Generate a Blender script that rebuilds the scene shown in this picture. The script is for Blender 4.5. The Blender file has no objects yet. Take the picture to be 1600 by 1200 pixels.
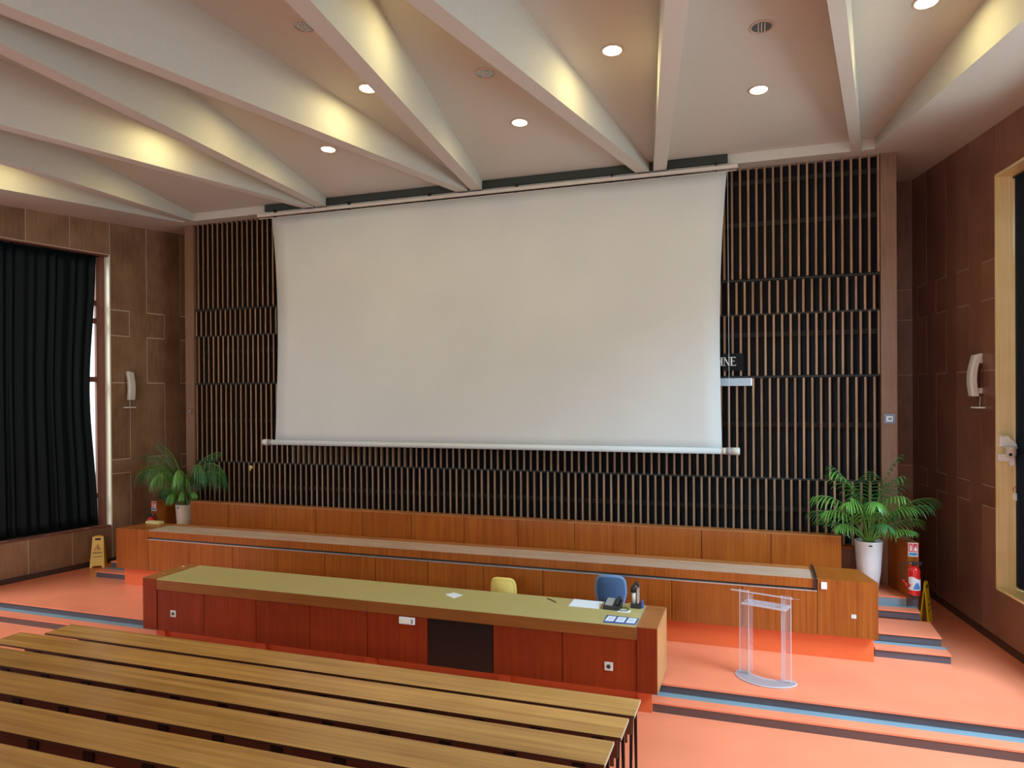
import bpy, math, random
from mathutils import Vector, Matrix
random.seed(7)
scene = bpy.context.scene
COL = scene.collection
R = math.radians

# ------------------------------------------------------------------ camera
YAW, PITCH, ROLL, FPX, CY = 0.330342, 0.00440945, -0.00668849, 1112.16, 619.16
EYE = Vector((0.0, -12.5, 3.55))
Fv = Vector((-math.sin(YAW)*math.cos(PITCH), math.cos(YAW)*math.cos(PITCH), -math.sin(PITCH)))
Rv = Vector((math.cos(YAW), math.sin(YAW), 0))
Uv = Rv.cross(Fv)
R2 = Rv*math.cos(ROLL) + Uv*math.sin(ROLL)
U2 = -Rv*math.sin(ROLL) + Uv*math.cos(ROLL)
cam_d = bpy.data.cameras.new('camera')
cam = bpy.data.objects.new('camera', cam_d)
COL.objects.link(cam)
mw = Matrix((R2, U2, -Fv)).transposed().to_4x4()
mw.translation = EYE
cam.matrix_world = mw
cam_d.sensor_width = 36.0
cam_d.lens = FPX/1600*36.0
cam_d.shift_y = (CY-600)/1600
cam_d.clip_start = 0.05
scene.camera = cam

# ------------------------------------------------------------------ world, lights, exposure
scene.view_settings.view_transform = 'Standard'
scene.view_settings.look = 'None'
scene.view_settings.exposure = 0.0
scene.view_settings.gamma = 1.0
scene.view_settings.use_curve_mapping = False
world = bpy.data.worlds.new('world')
scene.world = world
world.use_nodes = True
wn = world.node_tree.nodes['Background']
wn.inputs[0].default_value = (0.86, 0.93, 1.0, 1)
wn.inputs[1].default_value = 2.2

def area(name, loc, target, sx, sy, power, color, spread=180):
    l = bpy.data.lights.new(name, 'AREA')
    l.shape = 'RECTANGLE'; l.size = sx; l.size_y = sy; l.energy = power; l.color = color
    l.spread = R(spread)
    o = bpy.data.objects.new(name, l); COL.objects.link(o)
    o.location = loc
    o.rotation_euler = (Vector(target)-Vector(loc)).to_track_quat('-Z', 'Y').to_euler()
    return o

WIN_R_POWER, WIN_L_POWER, WIN_B_POWER, DOWN_POWER = 8600.0, 3000.0, 500.0, 14.0
COOL = (0.50, 0.76, 1.0)
# daylight standing outside the real window openings of the two side walls and of the rear wall
area('daylight_window_right', (7.8, -7.4, 10.2), (1.2, -3.4, 0.5), 6.0, 6.0, WIN_R_POWER, COOL)
area('daylight_window_left', (-19.0, -10.0, 9.6), (-11.6, -4.4, 0.5), 6.0, 6.0, WIN_L_POWER, (0.80, 0.90, 1.0))
area('horizon_fill_right', (8.0, -6.2, 2.2), (-2.0, -4.5, 7.2), 5.0, 3.0, 600.0, (0.74, 0.93, 0.98))  # second right-hand lamp, added low and aimed up to brighten the ceiling ribs
area('daylight_window_rear', (-4.9, -20.0, 4.9), (-4.9, -19.0, 4.7), 12.0, 3.2, WIN_B_POWER, (0.9, 0.95, 1.0))

# ------------------------------------------------------------------ mesh helpers
class MB:
    def __init__(s): s.v = []; s.f = []; s.sm = []
    def add(s, vs, fs, smooth=False):
        b = len(s.v); s.v += [tuple(p) for p in vs]
        for f in fs: s.f.append([b+i for i in f]); s.sm.append(smooth)
        return s
    def box(s, x0, x1, y0, y1, z0, z1, M=None):
        vs = [Vector((x, y, z)) for z in (z0, z1) for y in (y0, y1) for x in (x0, x1)]
        if M is not None: vs = [M @ v for v in vs]
        return s.add(vs, [(0,2,3,1),(4,5,7,6),(0,1,5,4),(1,3,7,5),(3,2,6,7),(2,0,4,6)])
    def prism(s, poly, z0, z1, smooth=False):
        """vertical prism over a plan polygon (counter-clockwise); z0, z1 numbers or functions of x, y"""
        a0 = z0 if callable(z0) else (lambda x, y: z0)
        a1 = z1 if callable(z1) else (lambda x, y: z1)
        n = len(poly)
        vs = [(x, y, a0(x, y)) for x, y in poly] + [(x, y, a1(x, y)) for x, y in poly]
        fs = [tuple(reversed(range(n))), tuple(range(n, 2*n))]
        s.add(vs, fs)
        b = len(s.v)-2*n
        for i in range(n):
            j = (i+1) % n
            s.f.append([b+i, b+j, b+n+j, b+n+i]); s.sm.append(smooth)
        return s
    def slab(s, pts, nrm, t):
        """planar polygon of 3-D points thickened by t along nrm"""
        n = len(pts); nrm = Vector(nrm)
        a = [Vector(p) for p in pts]; b = [p+nrm*t for p in a]
        fs = [tuple(range(n)), tuple(reversed(range(n, 2*n)))] + [(i, n+i, n+(i+1) % n, (i+1) % n) for i in range(n)]
        return s.add(a+b, fs)
    def tube(s, pts, r, n=8, cap=True, smooth=True):
        pts = [Vector(p) for p in pts]; k = len(pts)
        rr = r if isinstance(r, (list, tuple)) else [r]*k
        b = len(s.v); prev = None
        for i, p in enumerate(pts):
            t = (pts[min(i+1, k-1)]-pts[max(i-1, 0)]).normalized()
            if prev is None:
                u = t.orthogonal().normalized()
            else:
                u = (prev - t*prev.dot(t)).normalized()
            prev = u; w = t.cross(u)
            for j in range(n):
                a = 2*math.pi*j/n
                s.v.append(tuple(p+(u*math.cos(a)+w*math.sin(a))*rr[i]))
        for i in range(k-1):
            for j in range(n):
                s.f.append([b+i*n+j, b+i*n+(j+1) % n, b+(i+1)*n+(j+1) % n, b+(i+1)*n+j]); s.sm.append(smooth)
        if cap:
            s.f.append([b+j for j in reversed(range(n))]); s.sm.append(False)
            s.f.append([b+(k-1)*n+j for j in range(n)]); s.sm.append(False)
        return s
    def lathe(s, prof, n=32, c=(0, 0, 0), M=None, smooth=True):
        b = len(s.v); k = len(prof); c = Vector(c)
        for r, z in prof:
            for j in range(n):
                a = 2*math.pi*j/n
                v = Vector((r*math.cos(a), r*math.sin(a), z))
                if M is not None: v = M @ v
                s.v.append(tuple(v+c))
        for i in range(k-1):
            for j in range(n):
                s.f.append([b+i*n+j, b+i*n+(j+1) % n, b+(i+1)*n+(j+1) % n, b+(i+1)*n+j]); s.sm.append(smooth)
        if prof[0][0] > 1e-6: s.f.append([b+j for j in reversed(range(n))]); s.sm.append(False)
        if prof[-1][0] > 1e-6: s.f.append([b+(k-1)*n+j for j in range(n)]); s.sm.append(False)
        return s
    def mesh(s, name):
        m = bpy.data.meshes.new(name)
        m.from_pydata(s.v, [], s.f); m.update()
        m.polygons.foreach_set('use_smooth', s.sm)
        return m
    def build(s, name, mat, parent=None, bevel=0, origin=None, **tags):
        if origin is not None:
            o = Vector(origin); s.v = [tuple(Vector(v)-o) for v in s.v]
        m = s.mesh(name)
        ob = bpy.data.objects.new(name, m); COL.objects.link(ob)
        if origin is not None: ob.location = origin
        if mat: m.materials.append(mat)
        if parent is not None: ob.parent = parent
        if bevel:
            bv = ob.modifiers.new('bevel', 'BEVEL'); bv.width = bevel; bv.segments = 2; bv.limit_method = 'ANGLE'
        for k, v in tags.items(): ob[k] = v
        return ob

def thing(name, label, cat, loc=(0, 0, 0), rz=0.0, group=None):
    o = bpy.data.objects.new(name, None); COL.objects.link(o)
    o.location = loc; o.rotation_euler = (0, 0, rz); o.empty_display_size = 0.1
    o['label'] = label; o['category'] = cat
    if group: o['group'] = group
    return o
def tag(o, label, cat, group=None):
    o['label'] = label; o['category'] = cat
    if group: o['group'] = group
    return o
def setting(name, loc=(0, 0, 0)):
    o = bpy.data.objects.new(name, None); COL.objects.link(o); o.location = loc; o['kind'] = 'structure'
    o.empty_display_size = 0.1
    return o
def dup(root, loc=None, rz=None, label=None, group=None):
    kids = list(root.children)
    r = root.copy(); COL.objects.link(r)
    if loc is not None: r.location = loc
    if rz is not None: r.rotation_euler = (0, 0, rz)
    if label: r['label'] = label
    if group: r['group'] = group
    for ch in kids:
        sub = list(ch.children)
        c = ch.copy(); COL.objects.link(c); c.parent = r
        for g in sub:
            d = g.copy(); COL.objects.link(d); d.parent = c
    return r

# ------------------------------------------------------------------ materials
def new_mat(name):
    m = bpy.data.materials.new(name); m.use_nodes = True
    nt = m.node_tree; b = nt.nodes['Principled BSDF']
    return m, nt, b
def plain(name, col, rough=0.5, metal=0.0, bump=0.0, bscale=60, spec=None, coat=0):
    m, nt, b = new_mat(name)
    b.inputs['Base Color'].default_value = (*col, 1); b.inputs['Roughness'].default_value = rough
    b.inputs['Metallic'].default_value = metal
    if spec is not None: b.inputs['Specular IOR Level'].default_value = spec
    if coat: b.inputs['Coat Weight'].default_value = coat
    tc = nt.nodes.new('ShaderNodeTexCoord')
    n = nt.nodes.new('ShaderNodeTexNoise'); n.inputs['Scale'].default_value = bscale; n.inputs['Detail'].default_value = 4
    nt.links.new(tc.outputs['Object'], n.inputs['Vector'])
    hv = nt.nodes.new('ShaderNodeMixRGB'); hv.blend_type = 'MULTIPLY'; hv.inputs[0].default_value = 0.12
    hv.inputs[1].default_value = (*col, 1); nt.links.new(n.outputs['Fac'], hv.inputs[2]); nt.links.new(hv.outputs[0], b.inputs['Base Color'])
    if bump:
        bp = nt.nodes.new('ShaderNodeBump'); bp.inputs['Strength'].default_value = bump; bp.inputs['Distance'].default_value = 0.002
        nt.links.new(n.outputs['Fac'], bp.inputs['Height']); nt.links.new(bp.outputs[0], b.inputs['Normal'])
    return m
def emit(name, col, st):
    m = bpy.data.materials.new(name); m.use_nodes = True; nt = m.node_tree
    nt.nodes.remove(nt.nodes['Principled BSDF'])
    e = nt.nodes.new('ShaderNodeEmission'); e.inputs[0].default_value = (*col, 1); e.inputs[1].default_value = st
    nt.links.new(e.outputs[0], nt.nodes['Material Output'].inputs[0]); return m
def wood(name, dark, light, axis='z', rough=0.4, fine=55, stretch=1.5, blotch=0.35, vary=0.25, coat=0.0, spec=0.5, stripe=0.0):
    """veneer: fine grain lines running along axis, cloudy blotches, and a tint of its own for every piece"""
    m, nt, b = new_mat(name); N = nt.nodes; L = nt.links
    tc = N.new('ShaderNodeTexCoord'); mp = N.new('ShaderNodeMapping')
    oi = N.new('ShaderNodeObjectInfo')
    off = N.new('ShaderNodeVectorMath'); off.operation = 'SCALE'; off.inputs[0].default_value = (7.3, 3.1, 5.7)
    L.new(oi.outputs['Random'], off.inputs['Scale'])
    ad = N.new('ShaderNodeVectorMath'); ad.operation = 'ADD'
    L.new(tc.outputs['Object'], ad.inputs[0]); L.new(off.outputs[0], ad.inputs[1])
    sc = [fine]*3; sc['xyz'.index(axis)] = stretch
    mp.inputs['Scale'].default_value = sc
    L.new(ad.outputs[0], mp.inputs[0])
    n1 = N.new('ShaderNodeTexNoise'); n1.inputs['Scale'].default_value = 1.0; n1.inputs['Detail'].default_value = 5; n1.inputs['Roughness'].default_value = 0.6
    L.new(mp.outputs[0], n1.inputs['Vector'])
    n2 = N.new('ShaderNodeTexNoise'); n2.inputs['Scale'].default_value = 1.6; n2.inputs['Detail'].default_value = 3
    L.new(ad.outputs[0], n2.inputs['Vector'])
    mx = N.new('ShaderNodeMixRGB'); mx.inputs[0].default_value = blotch
    L.new(n1.outputs['Fac'], mx.inputs[1]); L.new(n2.outputs['Fac'], mx.inputs[2])
    src = mx.outputs[0]
    if stripe:
        mp2 = N.new('ShaderNodeMapping'); s2 = [14]*3; s2['xyz'.index(axis)] = 0.05; mp2.inputs['Scale'].default_value = s2
        L.new(ad.outputs[0], mp2.inputs[0])
        n3 = N.new('ShaderNodeTexNoise'); n3.inputs['Scale'].default_value = 1.0; n3.inputs['Detail'].default_value = 2
        L.new(mp2.outputs[0], n3.inputs['Vector'])
        mx2 = N.new('ShaderNodeMixRGB'); mx2.inputs[0].default_value = stripe
        L.new(src, mx2.inputs[1]); L.new(n3.outputs['Fac'], mx2.inputs[2]); src = mx2.outputs[0]
    rp = N.new('ShaderNodeValToRGB'); rp.color_ramp.elements[0].position = 0.34; rp.color_ramp.elements[1].position = 0.66
    rp.color_ramp.elements[0].color = (*dark, 1); rp.color_ramp.elements[1].color = (*light, 1)
    L.new(src, rp.inputs[0])
    hs = N.new('ShaderNodeHueSaturation')
    mr = N.new('ShaderNodeMapRange'); mr.inputs['To Min'].default_value = 1-vary; mr.inputs['To Max'].default_value = 1+vary
    L.new(oi.outputs['Random'], mr.inputs[0]); L.new(mr.outputs[0], hs.inputs['Value']); L.new(rp.outputs[0], hs.inputs['Color'])
    L.new(hs.outputs[0], b.inputs['Base Color'])
    b.inputs['Roughness'].default_value = rough; b.inputs['Specular IOR Level'].default_value = spec
    if coat: b.inputs['Coat Weight'].default_value = coat; b.inputs['Coat Roughness'].default_value = 0.12
    bp = N.new('ShaderNodeBump'); bp.inputs['Strength'].default_value = 0.08; bp.inputs['Distance'].default_value = 0.002
    L.new(n1.outputs['Fac'], bp.inputs['Height']); L.new(bp.outputs[0], b.inputs['Normal'])
    return m
def clear(name, col, refl=1.0, body=0.08, bodycol=(0.9, 0.93, 1.0)):
    m = bpy.data.materials.new(name); m.use_nodes = True; nt = m.node_tree; N = nt.nodes; L = nt.links
    N.remove(N['Principled BSDF'])
    t = N.new('ShaderNodeBsdfTransparent'); t.inputs[0].default_value = (*col, 1)
    g = N.new('ShaderNodeBsdfGlossy'); g.inputs['Roughness'].default_value = 0.03
    d = N.new('ShaderNodeBsdfDiffuse'); d.inputs[0].default_value = (*bodycol, 1)
    fr = N.new('ShaderNodeFresnel'); ge = N.new('ShaderNodeNewGeometry'); mi = N.new('ShaderNodeMapRange')
    mi.inputs['To Min'].default_value = 1.45; mi.inputs['To Max'].default_value = 1/1.45   # same reflection on both faces of a thin sheet
    L.new(ge.outputs['Backfacing'], mi.inputs[0]); L.new(mi.outputs[0], fr.inputs[0])
    m1 = N.new('ShaderNodeMixShader'); m1.inputs[0].default_value = body
    L.new(t.outputs[0], m1.inputs[1]); L.new(d.outputs[0], m1.inputs[2])
    ml = N.new('ShaderNodeMath'); ml.operation = 'MULTIPLY'; ml.inputs[1].default_value = refl; L.new(fr.outputs[0], ml.inputs[0])
    m2 = N.new('ShaderNodeMixShader'); L.new(ml.outputs[0], m2.inputs[0]); L.new(m1.outputs[0], m2.inputs[1]); L.new(g.outputs[0], m2.inputs[2])
    L.new(m2.outputs[0], N['Material Output'].inputs[0]); return m
def lino(name, col, rough=0.33):
    m, nt, b = new_mat(name); N = nt.nodes; L = nt.links
    tc = N.new('ShaderNodeTexCoord')
    n = N.new('ShaderNodeTexNoise'); n.inputs['Scale'].default_value = 1.3; n.inputs['Detail'].default_value = 5
    L.new(tc.outputs['Object'], n.inputs['Vector'])
    rp = N.new('ShaderNodeValToRGB'); rp.color_ramp.elements[0].position = 0.3; rp.color_ramp.elements[1].position = 0.7
    rp.color_ramp.elements[0].color = (*[c*0.92 for c in col], 1); rp.color_ramp.elements[1].color = (*[min(1, c*1.06) for c in col], 1)
    L.new(n.outputs['Fac'], rp.inputs[0]); L.new(rp.outputs[0], b.inputs['Base Color'])
    r2 = N.new('ShaderNodeMapRange'); r2.inputs['To Min'].default_value = rough-0.05; r2.inputs['To Max'].default_value = rough+0.08
    L.new(n.outputs['Fac'], r2.inputs[0]); L.new(r2.outputs[0], b.inputs['Roughness'])
    return m

M = {}
M['floor'] = lino('orange_lino', (0.84, 0.245, 0.125), 0.30)
M['floor_blue'] = lino('blue_grey_strip', (0.20, 0.285, 0.33), 0.34)
M['riser'] = lino('dark_riser_rubber', (0.095, 0.082, 0.092), 0.42)
M['kick'] = plain('orange_red_kick', (0.80, 0.15, 0.04), 0.4)
M['ceil'] = plain('ceiling_paint', (0.58, 0.555, 0.485), 0.8, bump=0.1, bscale=30)
M['panel_l'] = wood('brown_wall_veneer', (0.165, 0.088, 0.042), (0.30, 0.175, 0.096), 'z', 0.32, fine=22, stretch=2.5, blotch=0.6, vary=0.12)
M['panel_r'] = wood('red_brown_wall_veneer', (0.18, 0.074, 0.045), (0.29, 0.132, 0.082), 'z', 0.32, fine=22, stretch=2.5, blotch=0.5, vary=0.12)
M['joint'] = plain('cream_joint_strip', (0.62, 0.50, 0.36), 0.5)
M['joint_r'] = plain('tan_joint_strip', (0.55, 0.33, 0.20), 0.5)
M['base'] = plain('dark_baseboard', (0.05, 0.025, 0.02), 0.4)
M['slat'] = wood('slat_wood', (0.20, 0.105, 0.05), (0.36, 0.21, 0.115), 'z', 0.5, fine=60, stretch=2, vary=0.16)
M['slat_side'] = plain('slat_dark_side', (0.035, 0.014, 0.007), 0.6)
M['back'] = plain('black_acoustic_cloth', (0.006, 0.005, 0.006), 0.95)
M['batten'] = plain('dark_batten', (0.02, 0.018, 0.015), 0.8)
M['post'] = wood('post_wood', (0.17, 0.085, 0.045), (0.27, 0.145, 0.085), 'z', 0.42, vary=0.05)
M['desk'] = wood('orange_desk_veneer', (0.20, 0.040, 0.005), (0.38, 0.110, 0.014), 'z', 0.30, spec=0.35, fine=60, stretch=1.2, blotch=0.3, vary=0.06, stripe=0.25)
M['seam'] = plain('dark_seam', (0.03, 0.008, 0.003), 0.6)
M['desk_end'] = wood('pale_end_veneer', (0.40, 0.20, 0.07), (0.60, 0.34, 0.14), 'z', 0.33, fine=45, stretch=1.2, vary=0.04)
M['desk_top'] = wood('desk_top_veneer', (0.28, 0.085, 0.02), (0.45, 0.17, 0.05), 'x', 0.28, fine=30, stretch=1.2, vary=0.08)
M['front'] = wood('red_front_veneer', (0.16, 0.014, 0.002), (0.26, 0.034, 0.004), 'z', 0.36, spec=0.3, fine=40, stretch=1.4, blotch=0.4, vary=0.10, stripe=0.25)
M['apron'] = wood('apron_veneer', (0.20, 0.058, 0.006), (0.27, 0.085, 0.012), 'x', 0.38, fine=30, stretch=1.2, vary=0.05)
M['laminate'] = plain('olive_laminate', (0.50, 0.42, 0.16), 0.28, bump=0.05)
M['table'] = wood('table_top_wood', (0.33, 0.145, 0.030), (0.60, 0.32, 0.085), 'x', 0.30, fine=17, stretch=0.4, blotch=0.2, vary=0.08)
M['table_side'] = plain('dark_table_edge', (0.07, 0.022, 0.008), 0.5)
M['table_edge'] = plain('table_pale_edge', (0.55, 0.40, 0.24), 0.5)
M['modesty'] = wood('modesty_board', (0.085, 0.022, 0.010), (0.15, 0.045, 0.02), 'x', 0.45, vary=0.06)
M['steel_dark'] = plain('dark_steel', (0.02, 0.018, 0.022), 0.4, metal=0.6)
M['alu'] = plain('aluminium_strip', (0.62, 0.55, 0.50), 0.35, metal=0.7)
M['white'] = plain('white_plastic', (0.80, 0.80, 0.78), 0.4)
M['grey_white'] = plain('warm_white_plastic', (0.62, 0.60, 0.54), 0.45)
M['screen'] = plain('screen_cloth', (0.59, 0.60, 0.58), 0.75, bscale=1)
M['casing'] = plain('pale_casing', (0.62, 0.55, 0.48), 0.5)
M['slot'] = plain('dark_green_slot', (0.03, 0.037, 0.03), 0.8)
M['band'] = plain('grey_band', (0.28, 0.29, 0.29), 0.5)
M['black'] = plain('black_plastic', (0.012, 0.012, 0.014), 0.35)
M['black_glass'] = plain('black_panel', (0.010, 0.007, 0.007), 0.25)
M['curtain'] = plain('dark_teal_curtain', (0.002, 0.0065, 0.0085), 0.5, bump=0.3, bscale=30, spec=0.15)
M['curtain_r'] = plain('dark_navy_curtain', (0.003, 0.010, 0.024), 0.7, bump=0.3, bscale=30, spec=0.2)
M['win_wood'] = wood('window_frame_wood', (0.12, 0.035, 0.018), (0.20, 0.065, 0.03), 'z', 0.4, vary=0.05)
M['jamb'] = wood('golden_jamb_wood', (0.78, 0.56, 0.22), (0.92, 0.78, 0.46), 'z', 0.3, fine=30, stretch=0.8, vary=0.02, blotch=0.5)
M['jamb_l'] = plain('pale_jamb_paint', (0.90, 0.88, 0.68), 0.35)
M['glass'] = clear('window_glass', (0.97, 0.98, 0.98), body=0.0)
M['plexi'] = clear('clear_acrylic', (0.96, 0.96, 0.98), refl=0.7, body=0.09)
M['plexi_edge'] = clear('acrylic_edge', (0.95, 0.94, 0.96), body=0.45)
M['plexi_base'] = clear('acrylic_base', (0.94, 0.93, 0.96), refl=0.6, body=0.28)
M['green'] = plain('palm_green', (0.11, 0.30, 0.05), 0.38, bscale=4)
M['green_d'] = plain('palm_dark_green', (0.05, 0.18, 0.05), 0.35, bscale=4)
M['stem'] = plain('palm_stem', (0.16, 0.30, 0.05), 0.45)
M['soil'] = plain('soil', (0.03, 0.02, 0.012), 0.95, bump=0.6)
M['pot'] = plain('white_pot', (0.80, 0.80, 0.80), 0.28)
M['pot_c'] = plain('cream_pot', (0.72, 0.62, 0.48), 0.35)
M['red'] = plain('extinguisher_red', (0.62, 0.012, 0.012), 0.22, coat=0.5)
M['rubber'] = plain('black_rubber', (0.015, 0.015, 0.017), 0.55)
M['label_w'] = plain('paper_label', (0.72, 0.76, 0.80), 0.5)
M['label_b'] = plain('blue_print', (0.05, 0.22, 0.55), 0.5)
M['sign_red'] = plain('sign_red_print', (0.62, 0.02, 0.04), 0.5)
M['sign_blue'] = plain('sign_blue_print', (0.03, 0.25, 0.48), 0.5)
M['yellow'] = plain('yellow_plastic', (0.82, 0.52, 0.0), 0.35)
M['ink'] = plain('dark_ink', (0.03, 0.02, 0.02), 0.6)
M['ink_or'] = plain('orange_ink', (0.65, 0.15, 0.01), 0.6)
M['chair_y'] = plain('yellow_chair_fabric', (0.74, 0.55, 0.13), 0.7, bump=0.3)
M['chair_b'] = plain('blue_chair_fabric', (0.040, 0.085, 0.18), 0.75, bump=0.3)
M['chair_rim'] = plain('blue_chair_rim', (0.12, 0.21, 0.38), 0.6)
M['chrome'] = plain('chrome', (0.6, 0.6, 0.6), 0.2, metal=1.0)
M['brass'] = plain('brass', (0.75, 0.5, 0.2), 0.3, metal=1.0)
M['paper'] = plain('paper', (0.78, 0.84, 0.92), 0.6)
M['card_blue'] = plain('blue_card', (0.07, 0.11, 0.30), 0.5)
M['steel_sign'] = plain('brushed_light_panel', (0.42, 0.52, 0.60), 0.4)
M['smoke'] = clear('smoked_acrylic', (0.16, 0.12, 0.115), refl=0.08, body=0.01, bodycol=(0.1, 0.08, 0.08))
M['letter'] = plain('white_letters', (0.85, 0.85, 0.82), 0.4)
M['plate'] = plain('grey_wall_plate', (0.20, 0.26, 0.36), 0.4)
M['cable'] = plain('pink_cable', (0.60, 0.06, 0.13), 0.5)
M['tan'] = plain('tan_card', (0.62, 0.50, 0.20), 0.6)
M['lamp_on'] = emit('lamp_lit', (1.0, 0.86, 0.55), 26.0)
M['reflector'] = plain('lamp_reflector', (0.42, 0.45, 0.45), 0.25, metal=0.8)
M['ring'] = plain('lamp_ring', (0.62, 0.48, 0.38), 0.4)

# ------------------------------------------------------------------ the room: side walls
# side wall frames: x = x0 + k*y ; panels are built in (y, z) with a normal offset into the room
class Wall:
    def __init__(s, x0, k, side):
        s.x0, s.k, s.side = x0, k, side
        n = Vector((1, -k, 0)).normalized()
        s.n = n if side == 'left' else -n
    def p(s, y, z, off=0.0):
        return Vector((s.x0+s.k*y, y, z)) + s.n*off
WL = Wall(-12.853, 0.201, 'left')
WR = Wall(3.042, -0.146, 'right')
YC = 2.2            # rear of the corner recess
YEND = -19.0
def zsoff(x, y): return 7.275+0.05*max(y, -9.0)
def zrec(x, y): return 7.39-0.08*max(y, -11.3)
ZSILL, ZHEAD = 0.78, 6.54
Z_BANDS = [0.105, 1.88, 2.18, 3.83, 4.84, 5.39]

def build_wall(W, pmat, jmat, name):
    root = setting(name)
    # solid carcass behind the panels: pier, spandrel, lintel
    def slab(y0, y1, z0, z1, nm, mat, t=0.34, off=0.0, zf=None):
        mb = MB(); pts = [W.p(y0, z0, off), W.p(y1, z0, off), W.p(y1, z1, off), W.p(y0, z1, off)]
        mb.slab(pts, -W.n, t); return mb.build(nm, mat, root)
    slab(-0.90, YC, -0.3, 7.6, 'pier', jmat)
    slab(YEND, -0.90, -0.3, ZSILL, 'spandrel', jmat)
    slab(YEND, -0.90, ZHEAD, 7.6, 'lintel', jmat)
    slab(YEND, -16.3, ZSILL, ZHEAD, 'pier', jmat)
    # plywood panels, stepped outline, each proud of the pale joint strip
    g = 0.011; T = 0.014
    def panel(pts):
        mb = MB(); mb.slab([W.p(y, z, T) for y, z in pts], -W.n, T-0.001)
        c = sum((Vector(v) for v in mb.v), Vector())/len(mb.v)
        mb.build('panel', pmat, root, origin=c)
    A = [-0.90+0.805*j for j in range(0, 5)]
    SH = 0.41
    zb = Z_BANDS+[7.45]
    shift = [1, 0, 1, 0, 1, 0]       # per band between zb[i], zb[i+1]
    for j in range(4):
        L = []; Rr = []
        for i in range(6):
            a = A[j]+shift[i]*SH+g; b = min(A[j+1]+shift[i]*SH, YC)-g
            z0, z1 = zb[i], zb[i+1]
            # joints: keep the horizontal steps open by g
            L.append((a, z0, z1, shift[i])); Rr.append((b, z0, z1, shift[i]))
        pts = []
        for i, (a, z0, z1, sft) in enumerate(L):     # up the low-y side
            e0 = g if (i > 0 and sft < L[i-1][3]) else (-g if i > 0 and sft > L[i-1][3] else 0)
            e1 = -g if (i < 5 and sft < L[i+1][3]) else (g if i < 5 and sft > L[i+1][3] else 0)
            pts += [(a, z0+e0), (a, z1+e1)]
        top = []
        for i, (b, z0, z1, sft) in enumerate(Rr):
            e0 = -g if (i > 0 and sft < Rr[i-1][3]) else (g if i > 0 and sft > Rr[i-1][3] else 0)
            e1 = g if (i < 5 and sft < Rr[i+1][3]) else (-g if i < 5 and sft > Rr[i+1][3] else 0)
            top += [(b, z0+e0), (b, z1+e1)]
        pts += list(reversed(top))
        # clean duplicates
        q = []
        for p_ in pts:
            if not q or (abs(p_[0]-q[-1][0])+abs(p_[1]-q[-1][1])) > 1e-6: q.append(p_)
        if Rr[1][0]-L[0][0] > 0.02 and b > a: panel(q)
    for i in (0, 2, 4):              # small pieces against the window side
        z0 = zb[i]+(g if i else 0); z1 = zb[i+1]-g
        panel([(-0.90+g, z0), (-0.90+SH-g, z0), (-0.90+SH-g, z1), (-0.90+g, z1)])
    y = -0.90; 
    while y > YEND:
        y0 = max(y-0.805, YEND)
        panel([(y0+g, 0.105 if y > -3.6 else 0.0), (y-g, 0.105 if y > -3.6 else 0.0), (y-g, ZSILL-2*g), (y0+g, ZSILL-2*g)])
        panel([(y0+g, ZHEAD+2*g), (y-g, ZHEAD+2*g), (y-g, 7.45), (y0+g, 7.45)])
        y = y0
    return root
wall_left = build_wall(WL, M['panel_l'], M['joint'], 'wall_left')
wall_right = build_wall(WR, M['panel_r'], M['joint_r'], 'wall_right')
for W, nm, y1 in ((WL, 'baseboard_left', YC), (WR, 'baseboard_right', YC)):
    mb = MB(); mb.slab([W.p(-3.95, 0.0, 0.028), W.p(y1, 0.0, 0.028), W.p(y1, 0.10, 0.028), W.p(-3.95, 0.10, 0.028)], -W.n, 0.026)
    o = mb.build(nm, M['base']); o['kind'] = 'structure'

# recess walls behind the slat wall (both corners) and rear wall of the room
def recess(name, xa, xb, pmat, jmat):
    root = setting(name)
    MB().box(min(xa, xb), max(xa, xb), YC, YC+0.2, -0.05, 7.6).build('backing', jmat, root)
    zb = [0.0]+Z_BANDS[2:]+[7.45]
    n = max(1, round(abs(xb-xa)/0.8)); w = (xb-xa)/n
    for j in range(n):
        x0, x1 = sorted((xa+w*j, xa+w*(j+1)))
        for i in range(len(zb)-1):
            mb = MB().box(x0+0.004, x1-0.004, YC-0.014, YC-0.001, zb[i]+0.01, zb[i+1]-0.01)
            mb.build('panel', pmat, root, origin=((x0+x1)/2, YC, (zb[i]+zb[i+1])/2))
recess('wall_corner_right', 1.5, 2.72, M['panel_r'], M['joint_r'])
recess('wall_corner_left', -11.2, -12.42, M['panel_l'], M['joint'])
rear = setting('wall_rear')
MB().box(-17.2, 6.2, YEND-0.2, YEND, -0.3, 3.2).build('lower_wall', M['panel_l'], rear)
MB().box(-17.2, 6.2, YEND-0.2, YEND, 6.4, 9.0).build('upper_wall', M['panel_l'], rear)
MB().box(-17.2, -11.0, YEND-0.2, YEND, 3.2, 6.4).build('pier', M['panel_l'], rear)
MB().box(1.2, 6.2, YEND-0.2, YEND, 3.2, 6.4).build('pier', M['panel_l'], rear)

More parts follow.
